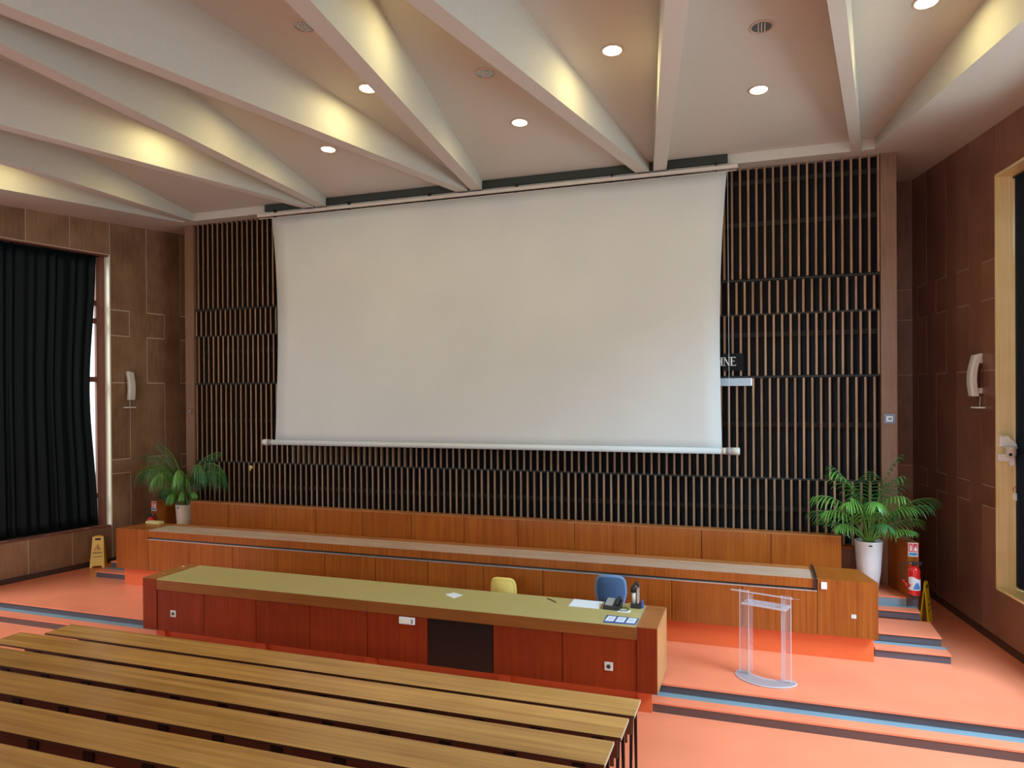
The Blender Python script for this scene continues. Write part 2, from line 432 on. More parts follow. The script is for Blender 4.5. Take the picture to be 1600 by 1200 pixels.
# windows in the side walls
def window(W, name, jm, dz=0.0):
    root = setting(name)
    def sl(y0, y1, z0, z1, off, t, nm, mat, parent=root):
        mb = MB(); mb.slab([W.p(y0, z0, off), W.p(y1, z0, off), W.p(y1, z1, off), W.p(y0, z1, off)], -W.n, t)
        return mb.build(nm, mat, parent)
    # jamb, sill and head lining, standing 2 cm inside the opening
    sl(-0.925, -0.90, ZSILL, ZHEAD, 0.012, 0.35, 'jamb', jm)
    sl(-16.3, -16.275, ZSILL, ZHEAD, 0.012, 0.35, 'jamb', jm)
    sl(-16.27, -0.93, ZSILL-0.015, ZSILL+0.02, 0.016, 0.35, 'sill', M['jamb'] if W is WR else M['win_wood'])
    sl(-16.27, -0.93, ZHEAD-0.03, ZHEAD, 0.012, 0.35, 'head_lining', M['win_wood'] if W is WL else jm)
    ys = [-0.93-1.535*i for i in range(11)]
    for i, y in enumerate(ys):
        sl(y-0.17, y, ZSILL+0.02, ZHEAD-0.03, -0.16-dz, 0.08, 'mullion', M['win_wood'])
        if i < 10:
            y2 = ys[i+1]
            for zc, h in ((1.43, 0.10), (3.90, 0.11), (5.14, 0.11), (5.52, 0.11), (0.84, 0.08), (6.46, 0.10)):
                sl(y2, y-0.17, zc-h/2, zc+h/2, -0.17-dz, 0.06, 'transom', M['win_wood'])
            sl(y2, y-0.17, ZSILL+0.03, ZHEAD-0.04, -0.20-dz, 0.006, 'pane', M['glass'])
    return root
win_l = window(WL, 'window_1', M['jamb_l'])
win_r = window(WR, 'window_2', M['jamb'], 0.09)

# ------------------------------------------------------------------ floor: stage, steps, raked hall floor
floor = setting('floor')
def sx(W, y, off=0.0): return W.x0+W.k*y
def plan_strip(y0, y1, z0, z1, name, mat, xl=None, xr=None):
    poly = [(xl if xl is not None else sx(WL, y0), y0), (xr if xr is not None else sx(WR, y0), y0),
            (xr if xr is not None else sx(WR, y1), y1), (xl if xl is not None else sx(WL, y1), y1)]
    return MB().prism(poly, z0, z1).build(name, mat, floor)
plan_strip(-3.665, YC, -0.30, 0.0, 'stage_deck', M['floor'])
plan_strip(-3.72, -3.665, -0.022, 0.0, 'nosing', M['floor'])
plan_strip(-3.70, -3.666, -0.30, -0.023, 'riser', M['riser'])
plan_strip(-3.825, -3.701, -0.30, -0.114, 'tread_strip', M['floor_blue'])
plan_strip(-4.0, -3.826, -0.30, -0.113, 'tread', M['floor'])
plan_strip(-4.018, -4.001, -0.133, -0.113, 'nosing', M['floor'])
plan_strip(-4.013, -4.001, -0.30, -0.134, 'riser', plain('brown_riser_rubber', (0.13, 0.075, 0.065), 0.45))
plan_strip(-5.45, -4.014, -0.35, -0.23, 'hall_floor', M['floor'])
def zrake(x, y): return -0.23+0.166*max(0.0, -5.45-y)
MB().prism([(sx(WL, YEND), YEND), (sx(WR, YEND), YEND), (sx(WR, -5.45), -5.45), (sx(WL, -5.45), -5.45)], lambda x, y: zrake(x, y)-0.2, zrake).build('raked_hall_floor', M['floor'], floor)
# raised platform behind the rear desk
MB().prism([(-11.98, -0.68), (2.09, -0.68), (2.0, 0.0), (-11.87, 0.0)], 0.0, 0.5).build('platform', M['floor'], floor)
MB().box(-11.25, 1.40, -1.62, -0.68, 0.0, 0.5).build('platform', M['floor'], floor)

# ------------------------------------------------------------------ front slat wall
wf = setting('wall_front')
PITCH_S = 0.12956
rows = [(5.43, 7.27, 0), (4.84, 5.375, 1), (3.815, 4.815, 0), (2.125, 3.77, 1), (1.085, 2.10, 0)]
MB().box(-11.70, 1.93, 0.16, 0.20, 0.45, 7.62).build('acoustic_backing', M['back'], wf)
MB().box(-11.85, -11.63, 0.20, 2.2, 0.0, 7.6).build('return_panel', M['panel_l'], wf)
MB().box(1.87, 2.07, 0.20, 2.2, 0.0, 7.6).build('return_panel', M['panel_r'], wf)
for z in (5.402, 4.828, 3.793, 2.112):
    MB().box(-11.62, 1.86, 0.012, 0.06, z-0.016, z+0.016).build('batten', M['batten'], wf)
for z in (7.05, 6.35, 4.5, 3.0, 1.6):
    MB().box(-11.62, 1.86, 0.10, 0.14, z-0.04, z+0.04).build('rear_batten', M['batten'], wf)
o = MB().box(-11.851, -11.623, -0.03, 0.20, 0.45, 7.285).build('post', M['post'], wf)
o = MB().box(1.862, 2.087, -0.03, 0.20, 0.45, 7.30).build('post', M['post'], wf)
MB().box(-11.62, 1.86, -0.05, 0.16, 1.03, 1.07).build('ledge', M['desk'], wf)
x = -11.62
while x < 1.8:
    x2 = min(x+1.03, 1.86)
    MB().box(x+0.004, x2-0.004, -0.03, 0.05, 0.5, 1.03).build('dado_panel', M['panel_r'], wf, origin=((x+x2)/2, 0, 0.7)); x = x2
slat_mesh = {}
for i, (z0, z1, sft) in enumerate(rows):
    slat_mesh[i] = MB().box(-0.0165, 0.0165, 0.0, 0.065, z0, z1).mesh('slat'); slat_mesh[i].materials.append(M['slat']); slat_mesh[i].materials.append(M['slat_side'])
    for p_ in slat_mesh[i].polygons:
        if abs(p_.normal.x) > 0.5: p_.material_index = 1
cand = []
hidden = MB()
for i, (z0, z1, sft) in enumerate(rows):
    for k in range(-86, 18+1):
        xs = -0.496+PITCH_S*(k+(0.5 if sft else 0.0))
        if not (-11.60 < xs < 1.84): continue
        behind = -9.15 < xs < -0.62
        if behind and i < 3: hidden.box(xs-0.0165, xs+0.0165, 0, 0.065, z0, z1)
        elif behind and i == 3: cand.append((0.3, i, xs))
        else: cand.append((z1-z0+(xs+12)*0.01, i, xs))
cand.sort(key=lambda c: (-c[0], -c[2]))
for n_, (a, i, xs) in enumerate(cand):
    if n_ < 300:
        s = bpy.data.objects.new('slat', slat_mesh[i]); COL.objects.link(s); s.location = (xs, 0, 0); s.parent = wf
    else:
        hidden.box(xs-0.0165, xs+0.0165, 0, 0.065, rows[i][0], rows[i][1])
o = hidden.build('slats', M['slat'], wf); o['kind'] = 'stuff'

# ------------------------------------------------------------------ ceiling
ceil = setting('ceiling')
def quad_prism(poly, z0, z1, name, mat): return MB().prism(poly, z0, z1).build(name, mat, ceil)
def xr(y): return WR.x0+WR.k*y+0.34
def xl(y): return WL.x0+WL.k*y-0.34
quad_prism([(xl(-11.3), -11.3), (xr(-11.3), -11.3), (xr(-0.3), -0.30), (xl(-0.3), -0.30)], zrec, lambda x, y: zrec(x, y)+0.1, 'recessed_plane', M['ceil'])
def jx(y): return 1.74+0.172*(-0.35-y)
def ex(y): return -11.64-0.188*(-0.35-y)
top = lambda x, y: 8.6
quad_prism([(xl(-0.345), -0.345), (xr(-0.345), -0.345), (xr(2.45), 2.45), (xl(2.45), 2.45)], zsoff, 8.4, 'front_soffit', M['ceil'])
quad_prism([(xl(-11.3), -11.3), (ex(-11.3), -11.3), (ex(-0.346), -0.346), (xl(-0.346), -0.346)], zsoff, 8.6, 'side_soffit', M['ceil'])
quad_prism([(jx(-11.3), -11.3), (xr(-11.3), -11.3), (xr(-0.346), -0.346), (jx(-0.346), -0.346)], zsoff, 8.6, 'side_soffit', M['ceil'])
quad_prism([(xl(YEND-0.3), YEND-0.3), (xr(YEND-0.3), YEND-0.3), (xr(-11.301), -11.301), (xl(-11.301), -11.301)], zsoff, 8.6, 'rear_soffit', M['ceil'])
for c in (-11.55, -8.25, -4.95, -1.65, 1.62):
    for s in (-1, 1):
        if c < -11 and s < 0: continue
        if c > 1 and s > 0: continue
        cx = c+s*0.135; hw = 0.108; sl = s*0.153
        y0, y1 = -0.347, -11.25
        xa, xb = cx, cx+sl*(y0-y1)
        if c > 1: hw = 0.075
        quad_prism([(xb-hw, y1), (xb+hw, y1), (xa+hw, y0), (xa-hw, y0)], lambda x, y: zsoff(x, y)+0.002, lambda x, y: zrec(x, y)+0.02, 'rib', M['ceil'])

# ------------------------------------------------------------------ downlights
SLOPE = math.atan(-0.08)
def downlight(lit):
    t = thing('ceiling_downlight', 'x', 'light')
    r = 0.135
    MB().lathe([(r-0.022, 0.0), (r-0.022, -0.012), (r, -0.008), (r, 0.0)], 28).build('trim_ring', M['ring'], t)
    if lit:
        MB().lathe([(0.0001, -0.004), (r-0.024, -0.004)], 28).build('lamp', M['lamp_on'], t)
    else:
        MB().lathe([(r-0.024, -0.004), (r-0.05, -0.001), (0.02, -0.002), (0.0001, -0.003)], 28).build('reflector', M['reflector'], t)
        mb = MB()
        for k in (-1, 0, 1): mb.box(k*0.035-0.004, k*0.035+0.004, -0.09, 0.09, -0.012, -0.004)
        mb.build('lamp_tube', M['white'], t)
    return t
proto = {True: downlight(True), False: downlight(False)}
used = set()
spots = [(-1.63, -3.91, True, 'lit round downlight between the two ribs right of centre, over the stage front'),
         (-3.31, -2.41, True, 'lit round downlight above the middle of the projection screen'),
         (-6.63, -2.39, True, 'lit round downlight above the left third of the projection screen'),
         (0.055, -2.41, True, 'lit round downlight near the upper right end of the screen'),
         (-4.97, -3.96, True, 'lit round downlight partly hidden behind a ceiling rib'),
         (1.74, -3.85, True, 'lit round downlight cut by the top edge, near the right wall'),
         (0.08, -3.89, False, 'unlit downlight with grey reflector, farther out than the lit one over the screen end'),
         (-3.30, -3.86, False, 'unlit downlight with pale ring beside a ceiling rib, left of centre'),
         (-4.94, -5.44, False, 'unlit downlight half behind a rib near the top edge, leftmost unlit one'),
         (-8.27, -3.93, True, 'lit downlight hidden behind the left ceiling ribs, second bay from the left'),
         (-6.62, -3.90, True, 'lit downlight hidden behind a left ceiling rib, the one lighting the rib above the curtain'),
         (-3.30, -5.40, True, 'lit downlight hidden behind a ceiling rib at the upper edge, over the screen middle'),
         (-9.92, -2.40, True, 'lit downlight hidden behind the left ceiling ribs, over the wall slats'),
         (-11.60, -3.93, True, 'lit downlight hidden behind the leftmost ceiling rib, near the curtained window')]
for x, y, lit, lab in spots:
    p = proto[lit]
    if lit in used: p = dup(p)
    used.add(lit)
    p.location = (x, y, zrec(x, y)-0.001); p.rotation_euler = (SLOPE, 0, 0); p['label'] = lab; p['group'] = 'round downlights in the ceiling bays'
    if lit:
        l = bpy.data.lights.new('lamp_light', 'AREA'); l.shape = 'DISK'; l.size = 0.2; l.energy = DOWN_POWER; l.color = (1.0, 0.84, 0.36)
        lo = bpy.data.objects.new('lamp_light', l); COL.objects.link(lo); lo.location = (x, y, zrec(x, y)-0.03)

# ------------------------------------------------------------------ projection screen
sc = thing('projection_screen', 'huge white projection screen pulled down in front of the slat wall', 'screen', (-4.95, -0.36, 2.5))
def rel(mb, root): return mb
def bw(mb, name, mat, root, **k):
    """build world-space geometry as a child of a root that stands somewhere"""
    inv = Matrix.Translation(root.location) @ Matrix.Rotation(root.rotation_euler[2], 4, 'Z')
    inv = inv.inverted(); mb.v = [tuple(inv @ Vector(v)) for v in mb.v]
    return mb.build(name, mat, root, **k)
bw(MB().box(-9.45, -0.42, -0.40, -0.348, 7.28, 7.413), 'cassette_slot', M['slot'], sc)
bw(MB().box(-9.60, -0.26, -0.44, -0.405, 7.165, 7.225), 'casing_strip', M['casing'], sc)
for i in range(6):
    xx = -9.2+i*1.72
    bw(MB().box(xx-0.01, xx+0.01, -0.43, -0.35, 7.13, 7.30), 'hanger', M['steel_dark'], sc)
bw(MB().box(-9.58, -0.28, -0.425, -0.410, 7.125, 7.135), 'casing_lip', M['casing'], sc)
mb = MB(); NZ, NX = 24, 30
def edge(z, side):
    t = (7.13-z)/(7.13-2.58)       # 0 top .. 1 bottom
    w = 0.13*math.sin(math.pi*min(1, max(0, t))**0.85)
    top_l, bot_l, top_r, bot_r = -9.26, -9.22, -0.43, -0.53
    if side < 0: return top_l+(bot_l-top_l)*t+w*0.75
    return top_r+(bot_r-top_r)*t-w*0.55
for i in range(NZ+1):
    z = 7.13+(2.60-7.13)*i/NZ
    for j in range(NX+1):
        u = j/NX; x = edge(z, -1)*(1-u)+edge(z, 1)*u
        y = -0.418-0.012*math.sin(math.pi*i/NZ)*math.cos(u*5)+0.02*(abs(2*u-1)**6)*math.sin(math.pi*i/NZ)
        mb.v.append((x, y, z))
for i in range(NZ):
    for j in range(NX):
        a = i*(NX+1)+j; mb.f.append([a, a+NX+1, a+NX+2, a+1]); mb.sm.append(True)
o = bw(mb, 'screen_cloth', M['screen'], sc)
md = o.modifiers.new('thickness', 'SOLIDIFY'); md.thickness = 0.004
for (x0, x1, r, nm, m_) in ((-9.22, -0.53, 0.052, 'bottom_bar', 'screen'),):
    bw(MB().tube([(x0, -0.43, 2.585), (x1, -0.43, 2.585)], r, 14), nm, M[m_], sc)
for s, xe, xi in ((-1, -9.50, -9.22), (1, -0.25, -0.53)):
    bw(MB().tube([(xi, -0.43, 2.585), (xi+s*0.07, -0.43, 2.585)], 0.055, 14), 'bar_collar', M['casing'], sc)
    bw(MB().tube([(xi+s*0.07, -0.43, 2.585), (xi+s*0.15, -0.43, 2.585)], 0.062, 14), 'bar_band', M['band'], sc)
    bw(MB().tube([(xi+s*0.15, -0.43, 2.585), (xe-s*0.01, -0.43, 2.585), (xe, -0.43, 2.585)], [0.062, 0.062, 0.045], 14), 'end_cap', M['grey_white'], sc)
bw(MB().tube([(-0.42, -0.43, 7.17), (-0.41, -0.43, 2.64)], 0.0035, 6), 'side_wire', M['white'], sc)

# name sign partly behind the screen: white serif letters on smoked acrylic
sg = thing('name_sign', 'smoked acrylic sign with white serif letters, half hidden by the screen edge', 'sign', (-0.45, -0.06, 4.0))
bw(MB().box(-1.15, -0.19, -0.022, -0.012, 3.90, 4.19), 'acrylic_plate', M['smoke'], sg)
def letter(ch, x, z, h, w):
    mb = MB(); y0, y1 = -0.032, -0.023; s = h*0.16; t = h*0.055
    def b(x0, x1, z0, z1): mb.box(x+x0*w, x+x1*w, y0, y1, z+z0*h, z+z1*h)
    def sl(p): mb.slab([(x+a*w, y0, z+c*h) for a, c in p], (0, 1, 0), y1-y0)
    if ch == 'I':
        mb.box(x+w*0.5-s/2, x+w*0.5+s/2, y0, y1, z, z+h); b(0.15, 0.85, 0, 0.05); b(0.15, 0.85, 0.95, 1)
    if ch == 'N':
        b(0.08, 0.16, 0, 1); b(0.86, 0.94, 0, 1); sl([(0.02, 1), (0.24, 1), (0.96, 0), (0.80, 0)])
        b(-0.06, 0.30, 0, 0.045); b(0.74, 1.08, 0.955, 1); b(-0.06, 0.2, 0.955, 1)
    if ch == 'E':
        b(0.10, 0.32, 0, 1); b(0.0, 0.92, 0.94, 1); b(0.0, 0.98, 0, 0.06); b(0.3, 0.72, 0.48, 0.535)
        sl([(0.84, 0.94), (0.92, 0.94), (0.90, 0.80)]); sl([(0.90, 0.06), (0.98, 0.06), (1.10, 0.2)]); sl([(0.66, 0.60), (0.72, 0.60), (0.72, 0.42), (0.66, 0.46)])
    if ch == 'D':
        b(0.10, 0.32, 0, 1); b(0.0, 0.45, 0.95, 1); b(0.0, 0.45, 0, 0.05)
        pts = [(0.42+0.55*math.sin(a), 0.5-0.5*math.cos(a)) for a in [math.pi*i/12 for i in range(13)]]
        inn = [(0.42+0.34*math.sin(a), 0.5-0.45*math.cos(a)) for a in [math.pi*i/12 for i in range(13)]]
        for i in range(12): sl([pts[i], pts[i+1], inn[i+1], inn[i]])
    return mb
for ch, x, w in (('D', -0.680, 0.120), ('I', -0.572, 0.055), ('N', -0.515, 0.100), ('E', -0.405, 0.090)):
    bw(letter(ch, x, 3.985, 0.145, w), 'letter', M['letter'], sg)
st = thing('light_panel_bar', 'long pale blue-grey metal bar on the slats under the name sign', 'panel', (-0.6, -0.05, 3.7))
bw(MB().box(-1.3, -0.075, -0.045, -0.008, 3.645, 3.775), 'face', M['steel_sign'], st, bevel=0.004)
bw(MB().box(-0.075, -0.063, -0.043, -0.008, 3.65, 3.77), 'end_plate', M['chrome'], st)
bt = thing('yellow_tag', 'tiny yellow tag fixed on a slat below the left end of the screen', 'tag', (-10.14, -0.01, 2.0))
bw(MB().box(-10.19, -10.12, -0.012, -0.001, 1.985, 2.05), 'plate', M['tan'], bt)
bw(MB().box(-10.19, -10.16, -0.014, -0.001, 1.94, 1.985), 'tab', M['yellow'], bt)

# wall plates on the posts
def wall_plate(x, z, lab, mat):
    t = thing('switch_plate', lab, 'switch', (x, -0.031, z), 0, 'switch plates on the posts')
    MB().box(-0.08, 0.08, -0.014, 0.0, -0.075, 0.075).build('plate', mat, t, bevel=0.004)
    MB().box(-0.045, 0.045, -0.020, -0.014, -0.045, 0.04).build('frame', M['white'] if mat is M['plate'] else M['post'], t)
    MB().box(-0.02, 0.03, -0.026, -0.020, -0.02, 0.018).build('rocker', M['plate'], t)
wall_plate(1.975, 3.11, 'blue-grey square switch plate on the right wooden post', M['plate'])
wall_plate(-11.735, 3.20, 'brown square switch plate on the left wooden post', M['post'])

# ------------------------------------------------------------------ bench wall (partition behind the rear desk)
bwl = thing('wooden_partition', 'long low orange-brown wooden partition below the slat wall', 'partition', (-4.95, -0.63, 0.5))
xs = [-11.10]+[-10.13, -9.08, -8.08, -7.05, -6.01, -4.97, -3.95, -2.93, -1.89, -0.84, 0.21]+[1.21]
bw(MB().box(-11.06, 1.17, -0.70, -0.56, 0.5, 1.32), 'core', M['seam'], bwl)
for a, b in zip(xs[:-1], xs[1:]):
    o = bw(MB().box(a+0.005, b-0.005, -0.72, -0.702, 0.5, 1.335), 'panel', M['desk'], bwl)
bw(MB().box(-11.10, 1.21, -0.72, -0.54, 1.336, 1.356), 'cap_board', M['desk_top'], bwl)
bw(MB().box(1.171, 1.21, -0.701, -0.56, 0.5, 1.335), 'end_panel', M['desk'], bwl)
bw(MB().box(-11.10, -11.061, -0.701, -0.56, 0.5, 1.335), 'end_panel', M['desk'], bwl)

# ------------------------------------------------------------------ rear desk
rd = thing('panel_desk', 'very long orange wooden panel desk on the stage, behind the olive-topped desk', 'desk', (-4.95, -2.0, 0))
seam = [-10.60+0.9462*i for i in range(13)]
bw(MB().prism([(-11.28, -2.19), (1.44, -2.19), (1.30, -1.63), (-11.14, -1.63)], 0.0, 0.33), 'kick', M['kick'], rd)
for a, b in zip(seam[:-1], seam[1:]):
    bw(MB().box(a+0.005, b-0.005, -2.30, -2.27, 0.33, 0.895), 'panel', M['desk'], rd)
bw(MB().box(-10.60, 0.754, -2.268, -2.10, 0.331, 0.90), 'core', M['seam'], rd)
bw(MB().box(-10.60, 0.75, -2.305, -2.268, 0.897, 0.912), 'metal_strip', M['alu'], rd)
bw(MB().box(-10.56, 0.72, -2.265, -2.10, 0.913, 0.94), 'shadow_gap', M['black'], rd)
for i in range(4):
    a = -10.595+i*2.832; bw(MB().box(a, a+2.829, -2.30, -2.12, 0.941, 1.062), 'apron', M['desk'], rd)
bw(MB().prism([(-11.36, -2.30), (-10.603, -2.30), (-10.603, -1.63), (-11.20, -1.63)], 0.331, 1.07), 'end_block', M['desk'], rd)
bw(MB().prism([(0.757, -2.30), (1.478, -2.30), (1.322, -1.60), (0.757, -1.60)], 0.331, 1.07), 'end_block', M['desk'], rd)
M['rear_top'] = wood('pale_desk_laminate', (0.44, 0.28, 0.19), (0.56, 0.40, 0.29), 'x', 0.22, fine=12, stretch=0.8, vary=0.03)
bw(MB().box(-10.60, 0.753, -2.295, -1.80, 1.063, 1.07), 'writing_surface', M['rear_top'], rd)
bw(MB().box(-10.60, 0.753, -1.799, -1.62, 0.98, 1.071), 'back_rail', M['desk_top'], rd)
bw(MB().box(0.715, 0.745, -2.32, -1.62, 0.92, 1.10), 'gap_strip', M['black'], rd)  # black strip standing in for the dark gap beside the end block
bw(MB().box(0.80, 0.87, -2.315, -2.301, 0.94, 1.03), 'name_plate', M['white'], rd)
bw(MB().box(1.16, 1.22, -2.308, -2.301, 0.585, 0.635), 'socket', M['grey_white'], rd)
tag(MB().box(-0.17, 0.17, -0.06, 0.06, 0, 0.045).build('card_box', M['tan'], None, bevel=0.003), 'flat yellowish card box lying on the rear desk beside the cream plant pot', 'box').location = (-11.03, -1.72, 1.072)

# ------------------------------------------------------------------ front desk
fd = thing('olive_topped_desk', 'long dark red wooden desk with olive top, in front of the stage', 'desk', (-4.95, -3.8, -0.23))
FY = -4.15
fs = [-8.51, -7.646, -6.724, -5.83, -4.93, -4.038, -3.136, -2.237, -1.338]
bw(MB().box(-8.51, -1.338, -4.11, -3.50, 0.06, 0.64), 'core', M['seam'], fd)
for i, (a, b) in enumerate(zip(fs[:-1], fs[1:])):
    if i == 5:
        bw(MB().box(a+0.004, b-0.004, FY-0.004, -4.112, 0.035, 0.645), 'black_panel', M['black_glass'], fd)
    else:
        bw(MB().box(a+0.005, b-0.005, FY, -4.112, 0.035, 0.645), 'panel', M['front'], fd)
for i in range(2):
    a = -8.507+i*3.586
    bw(MB().box(a, a+3.582, FY-0.012, -3.30, 0.648, 0.79), 'apron', M['apron'], fd)
bw(MB().box(-8.77, -8.512, FY-0.012, -3.28, 0.035, 0.80), 'end_block', M['front'], fd)
bw(MB().box(-1.335, -1.10, FY-0.012, -3.28, 0.035, 0.80), 'end_block', M['desk'], fd)
bw(MB().box(-1.0995, -1.095, FY-0.012, -3.28, 0.035, 0.80), 'end_panel', M['desk_end'], fd)
bw(MB().box(-1.333, -1.102, FY-0.016, FY-0.0125, 0.037, 0.797), 'end_front', M['front'], fd)
bw(MB().box(-1.338, -1.10, FY-0.012, -3.28, 0.801, 0.806), 'end_top', M['desk_top'], fd)
bw(MB().box(-8.77, -8.512, FY-0.012, -3.28, 0.801, 0.806), 'end_top', M['desk_top'], fd)
bw(MB().box(-8.508, -1.340, FY-0.012, -3.28, 0.791, 0.803), 'desktop', M['laminate'], fd, bevel=0.002)
bw(MB().box(-1.342, -1.3385, FY-0.018, -3.28, 0.66, 0.808), 'edge_trim', M['alu'], fd)
bw(MB().box(-8.6, -1.25, -4.00, -3.73, -0.23, 0.058), 'kick', M['kick'], fd)
for xk in (-8.62, -6.80, -5.02, -3.10, -1.34):
    bw(MB().box(xk, xk+0.16, -4.06, -4.002, -0.23, 0.058), 'foot', M['kick'], fd)
def socket(x, z, s, lab):
    t = thing('wall_socket', lab, 'socket', (x, FY-0.001, z), 0, 'sockets on the desk front')
    MB().box(-s, s, -0.012, 0, -s, s).build('plate', M['grey_white'], t, bevel=0.003)
    MB().lathe([(0.0001, 0.004), (s*0.5, 0.004), (s*0.5, 0.0)], 16, M=Matrix.Rotation(R(90), 4, 'X'), c=(0, -0.012, 0)).build('outlet', M['ink'], t)
socket(-8.20, 0.31, 0.048, 'small square socket on the leftmost panel of the red desk')
socket(-1.67, 0.30, 0.050, 'small square socket on the rightmost panel of the red desk')
cu = thing('control_unit', 'small white rectangular control unit on the desk front beside the black panel', 'control', (-4.33, FY-0.001, 0.585))
MB().box(-0.112, 0.112, -0.03, 0, -0.045, 0.045).build('case', M['white'], cu, bevel=0.006)
MB().box(-0.085, 0.055, -0.033, -0.03, -0.025, 0.025).build('display', M['jamb_l'], cu)
MB().box(0.068, 0.092, -0.033, -0.03, -0.025, 0.025).build('button', M['band'], cu)
for i, (x, y) in enumerate(((-8.66, -3.86), (-8.70, -3.42))):
    t = MB().lathe([(0.028, 0), (0.026, 0.006), (0.012, 0.012), (0.0001, 0.012)], 16).build('brass_stud', M['brass'], None)
    t.location = (x, y, 0.8065); tag(t, ('nearer' if i == 0 else 'farther')+' round brass stud in the left end of the olive-topped desk', 'stud', 'brass studs on the desk end')

# things on the front desk
ZT = 0.8035
def flat(name, pts, t, mat, lab, cat, z=ZT, group=None):
    cx = sum(p[0] for p in pts)/len(pts); cy = sum(p[1] for p in pts)/len(pts)
    o = MB().prism([(x-cx, y-cy) for x, y in pts], 0, t).build(name, mat, None); o.location = (cx, cy, z)
    return tag(o, lab, cat, group)
flat('note_paper', [(-4.03, -3.61), (-3.85, -3.74), (-3.79, -3.57), (-3.95, -3.49)], 0.003, M['paper'], 'small white note paper alone in the middle of the olive desk top', 'paper')
flat('document', [(-2.30, -3.61), (-1.90, -3.61), (-1.91, -3.31), (-2.30, -3.29)], 0.004, M['paper'], 'wide white document sheet on the olive desk in front of the blue chair', 'paper')
flat('document', [(-1.86, -3.34), (-1.56, -3.36), (-1.56, -3.29), (-1.86, -3.285)], 0.003, M['grey_white'], 'narrow cream sheet at the back edge of the desk behind the black phone', 'paper')
flat('document', [(-1.66, -3.66), (-1.50, -3.66), (-1.50, -3.56), (-1.66, -3.56)], 0.004, M['white'], 'small white leaflet right of the black phone', 'paper')
flat('tan_block', [(-1.575, -3.43), (-1.525, -3.43), (-1.525, -3.33), (-1.575, -3.33)], 0.03, M['tan'], 'small tan block beside the document camera on the desk', 'block')
pen = MB().tube([(-0.09, 0.07, 0.006), (0.0, 0.0, 0.006), (0.07, -0.07, 0.006)], 0.006, 8).build('pen', M['rubber'], None); pen.location = (-2.56, -3.45, ZT)
tag(pen, 'dark pen lying on the desk left of the white document', 'pen')
ph = thing('conference_phone', 'black wedge-shaped desk phone on the olive desk before the blue chair', 'phone', (-1.74, -3.52, ZT), R(-4))
mb = MB(); mb.slab([(-0.105, -0.10, 0), (-0.105, 0.10, 0), (-0.105, 0.10, 0.10), (-0.105, -0.10, 0.045)], (1, 0, 0), 0.21)
mb.build('body', M['black'], ph, bevel=0.006)
mb = MB(); mb.slab([(-0.085, -0.085, 0.052), (0.02, -0.085, 0.052), (0.02, 0.085, 0.099), (-0.085, 0.085, 0.099)], Vector((0, -0.26, 0.96)), 0.004); mb.build('keypad', M['band'], ph)
MB().tube([(0.07, -0.09, 0.075), (0.07, -0.06, 0.095), (0.07, 0.06, 0.125), (0.07, 0.09, 0.115)], 0.018, 8).build('handset', M['rubber'], ph)
MB().tube([(0.10, 0.02, 0.01), (0.16, 0.05, 0.008), (0.21, 0.0, 0.008), (0.2, -0.08, 0.008), (0.14, -0.1, 0.008), (0.1, -0.06, 0.008)], 0.005, 6).build('cord', M['rubber'], ph)
dc = thing('document_camera', 'black and silver document camera with folded head at the desk end', 'camera', (-1.47, -3.40, ZT), R(0))
MB().box(-0.055, 0.075, -0.06, 0.06, 0, 0.055).build('base', M['black'], dc, bevel=0.006)
MB().tube([(-0.02, 0, 0.055), (-0.02, 0, 0.19)], 0.028, 14).build('column', M['grey_white'], dc)
MB().box(0.02, 0.05, -0.025, 0.025, 0.055, 0.25).build('arm', M['alu'], dc, bevel=0.004)
MB().tube([(-0.03, 0, 0.19), (-0.025, 0, 0.24), (0.01, 0, 0.29)], [0.034, 0.036, 0.03], 14).build('head', M['black'], dc)
MB().tube([(-0.005, 0, 0.27), (0.025, 0, 0.305), (0.05, 0, 0.29)], [0.02, 0.028, 0.02], 12).build('lens', M['rubber'], dc)
MB().box(0.076, 0.10, -0.03, 0.04, 0.0, 0.09).build('side_button_box', M['card_blue'], dc)
cm = thing('blue_card_mat', 'blue card mat with three white printed cards near the desk corner', 'card', (-1.55, -3.975, ZT))
bw(MB().prism([(-1.745, -4.125), (-1.362, -4.10), (-1.355, -3.85), (-1.755, -3.825)], ZT, ZT+0.003), 'mat', M['card_blue'], cm)
for i in range(3):
    x0 = -1.735+i*0.127
    bw(MB().prism([(x0, -4.06), (x0+0.10, -4.055), (x0+0.105, -3.875), (x0+0.008, -3.87)], ZT+0.0032, ZT+0.005), 'card', M['paper'], cm)
    for k in range(3):
        bw(MB().box(x0+0.02, x0+0.085, -3.93-0.035*k, -3.922-0.035*k, ZT+0.0052, ZT+0.0056), 'printed_line', M['card_blue'], cm)

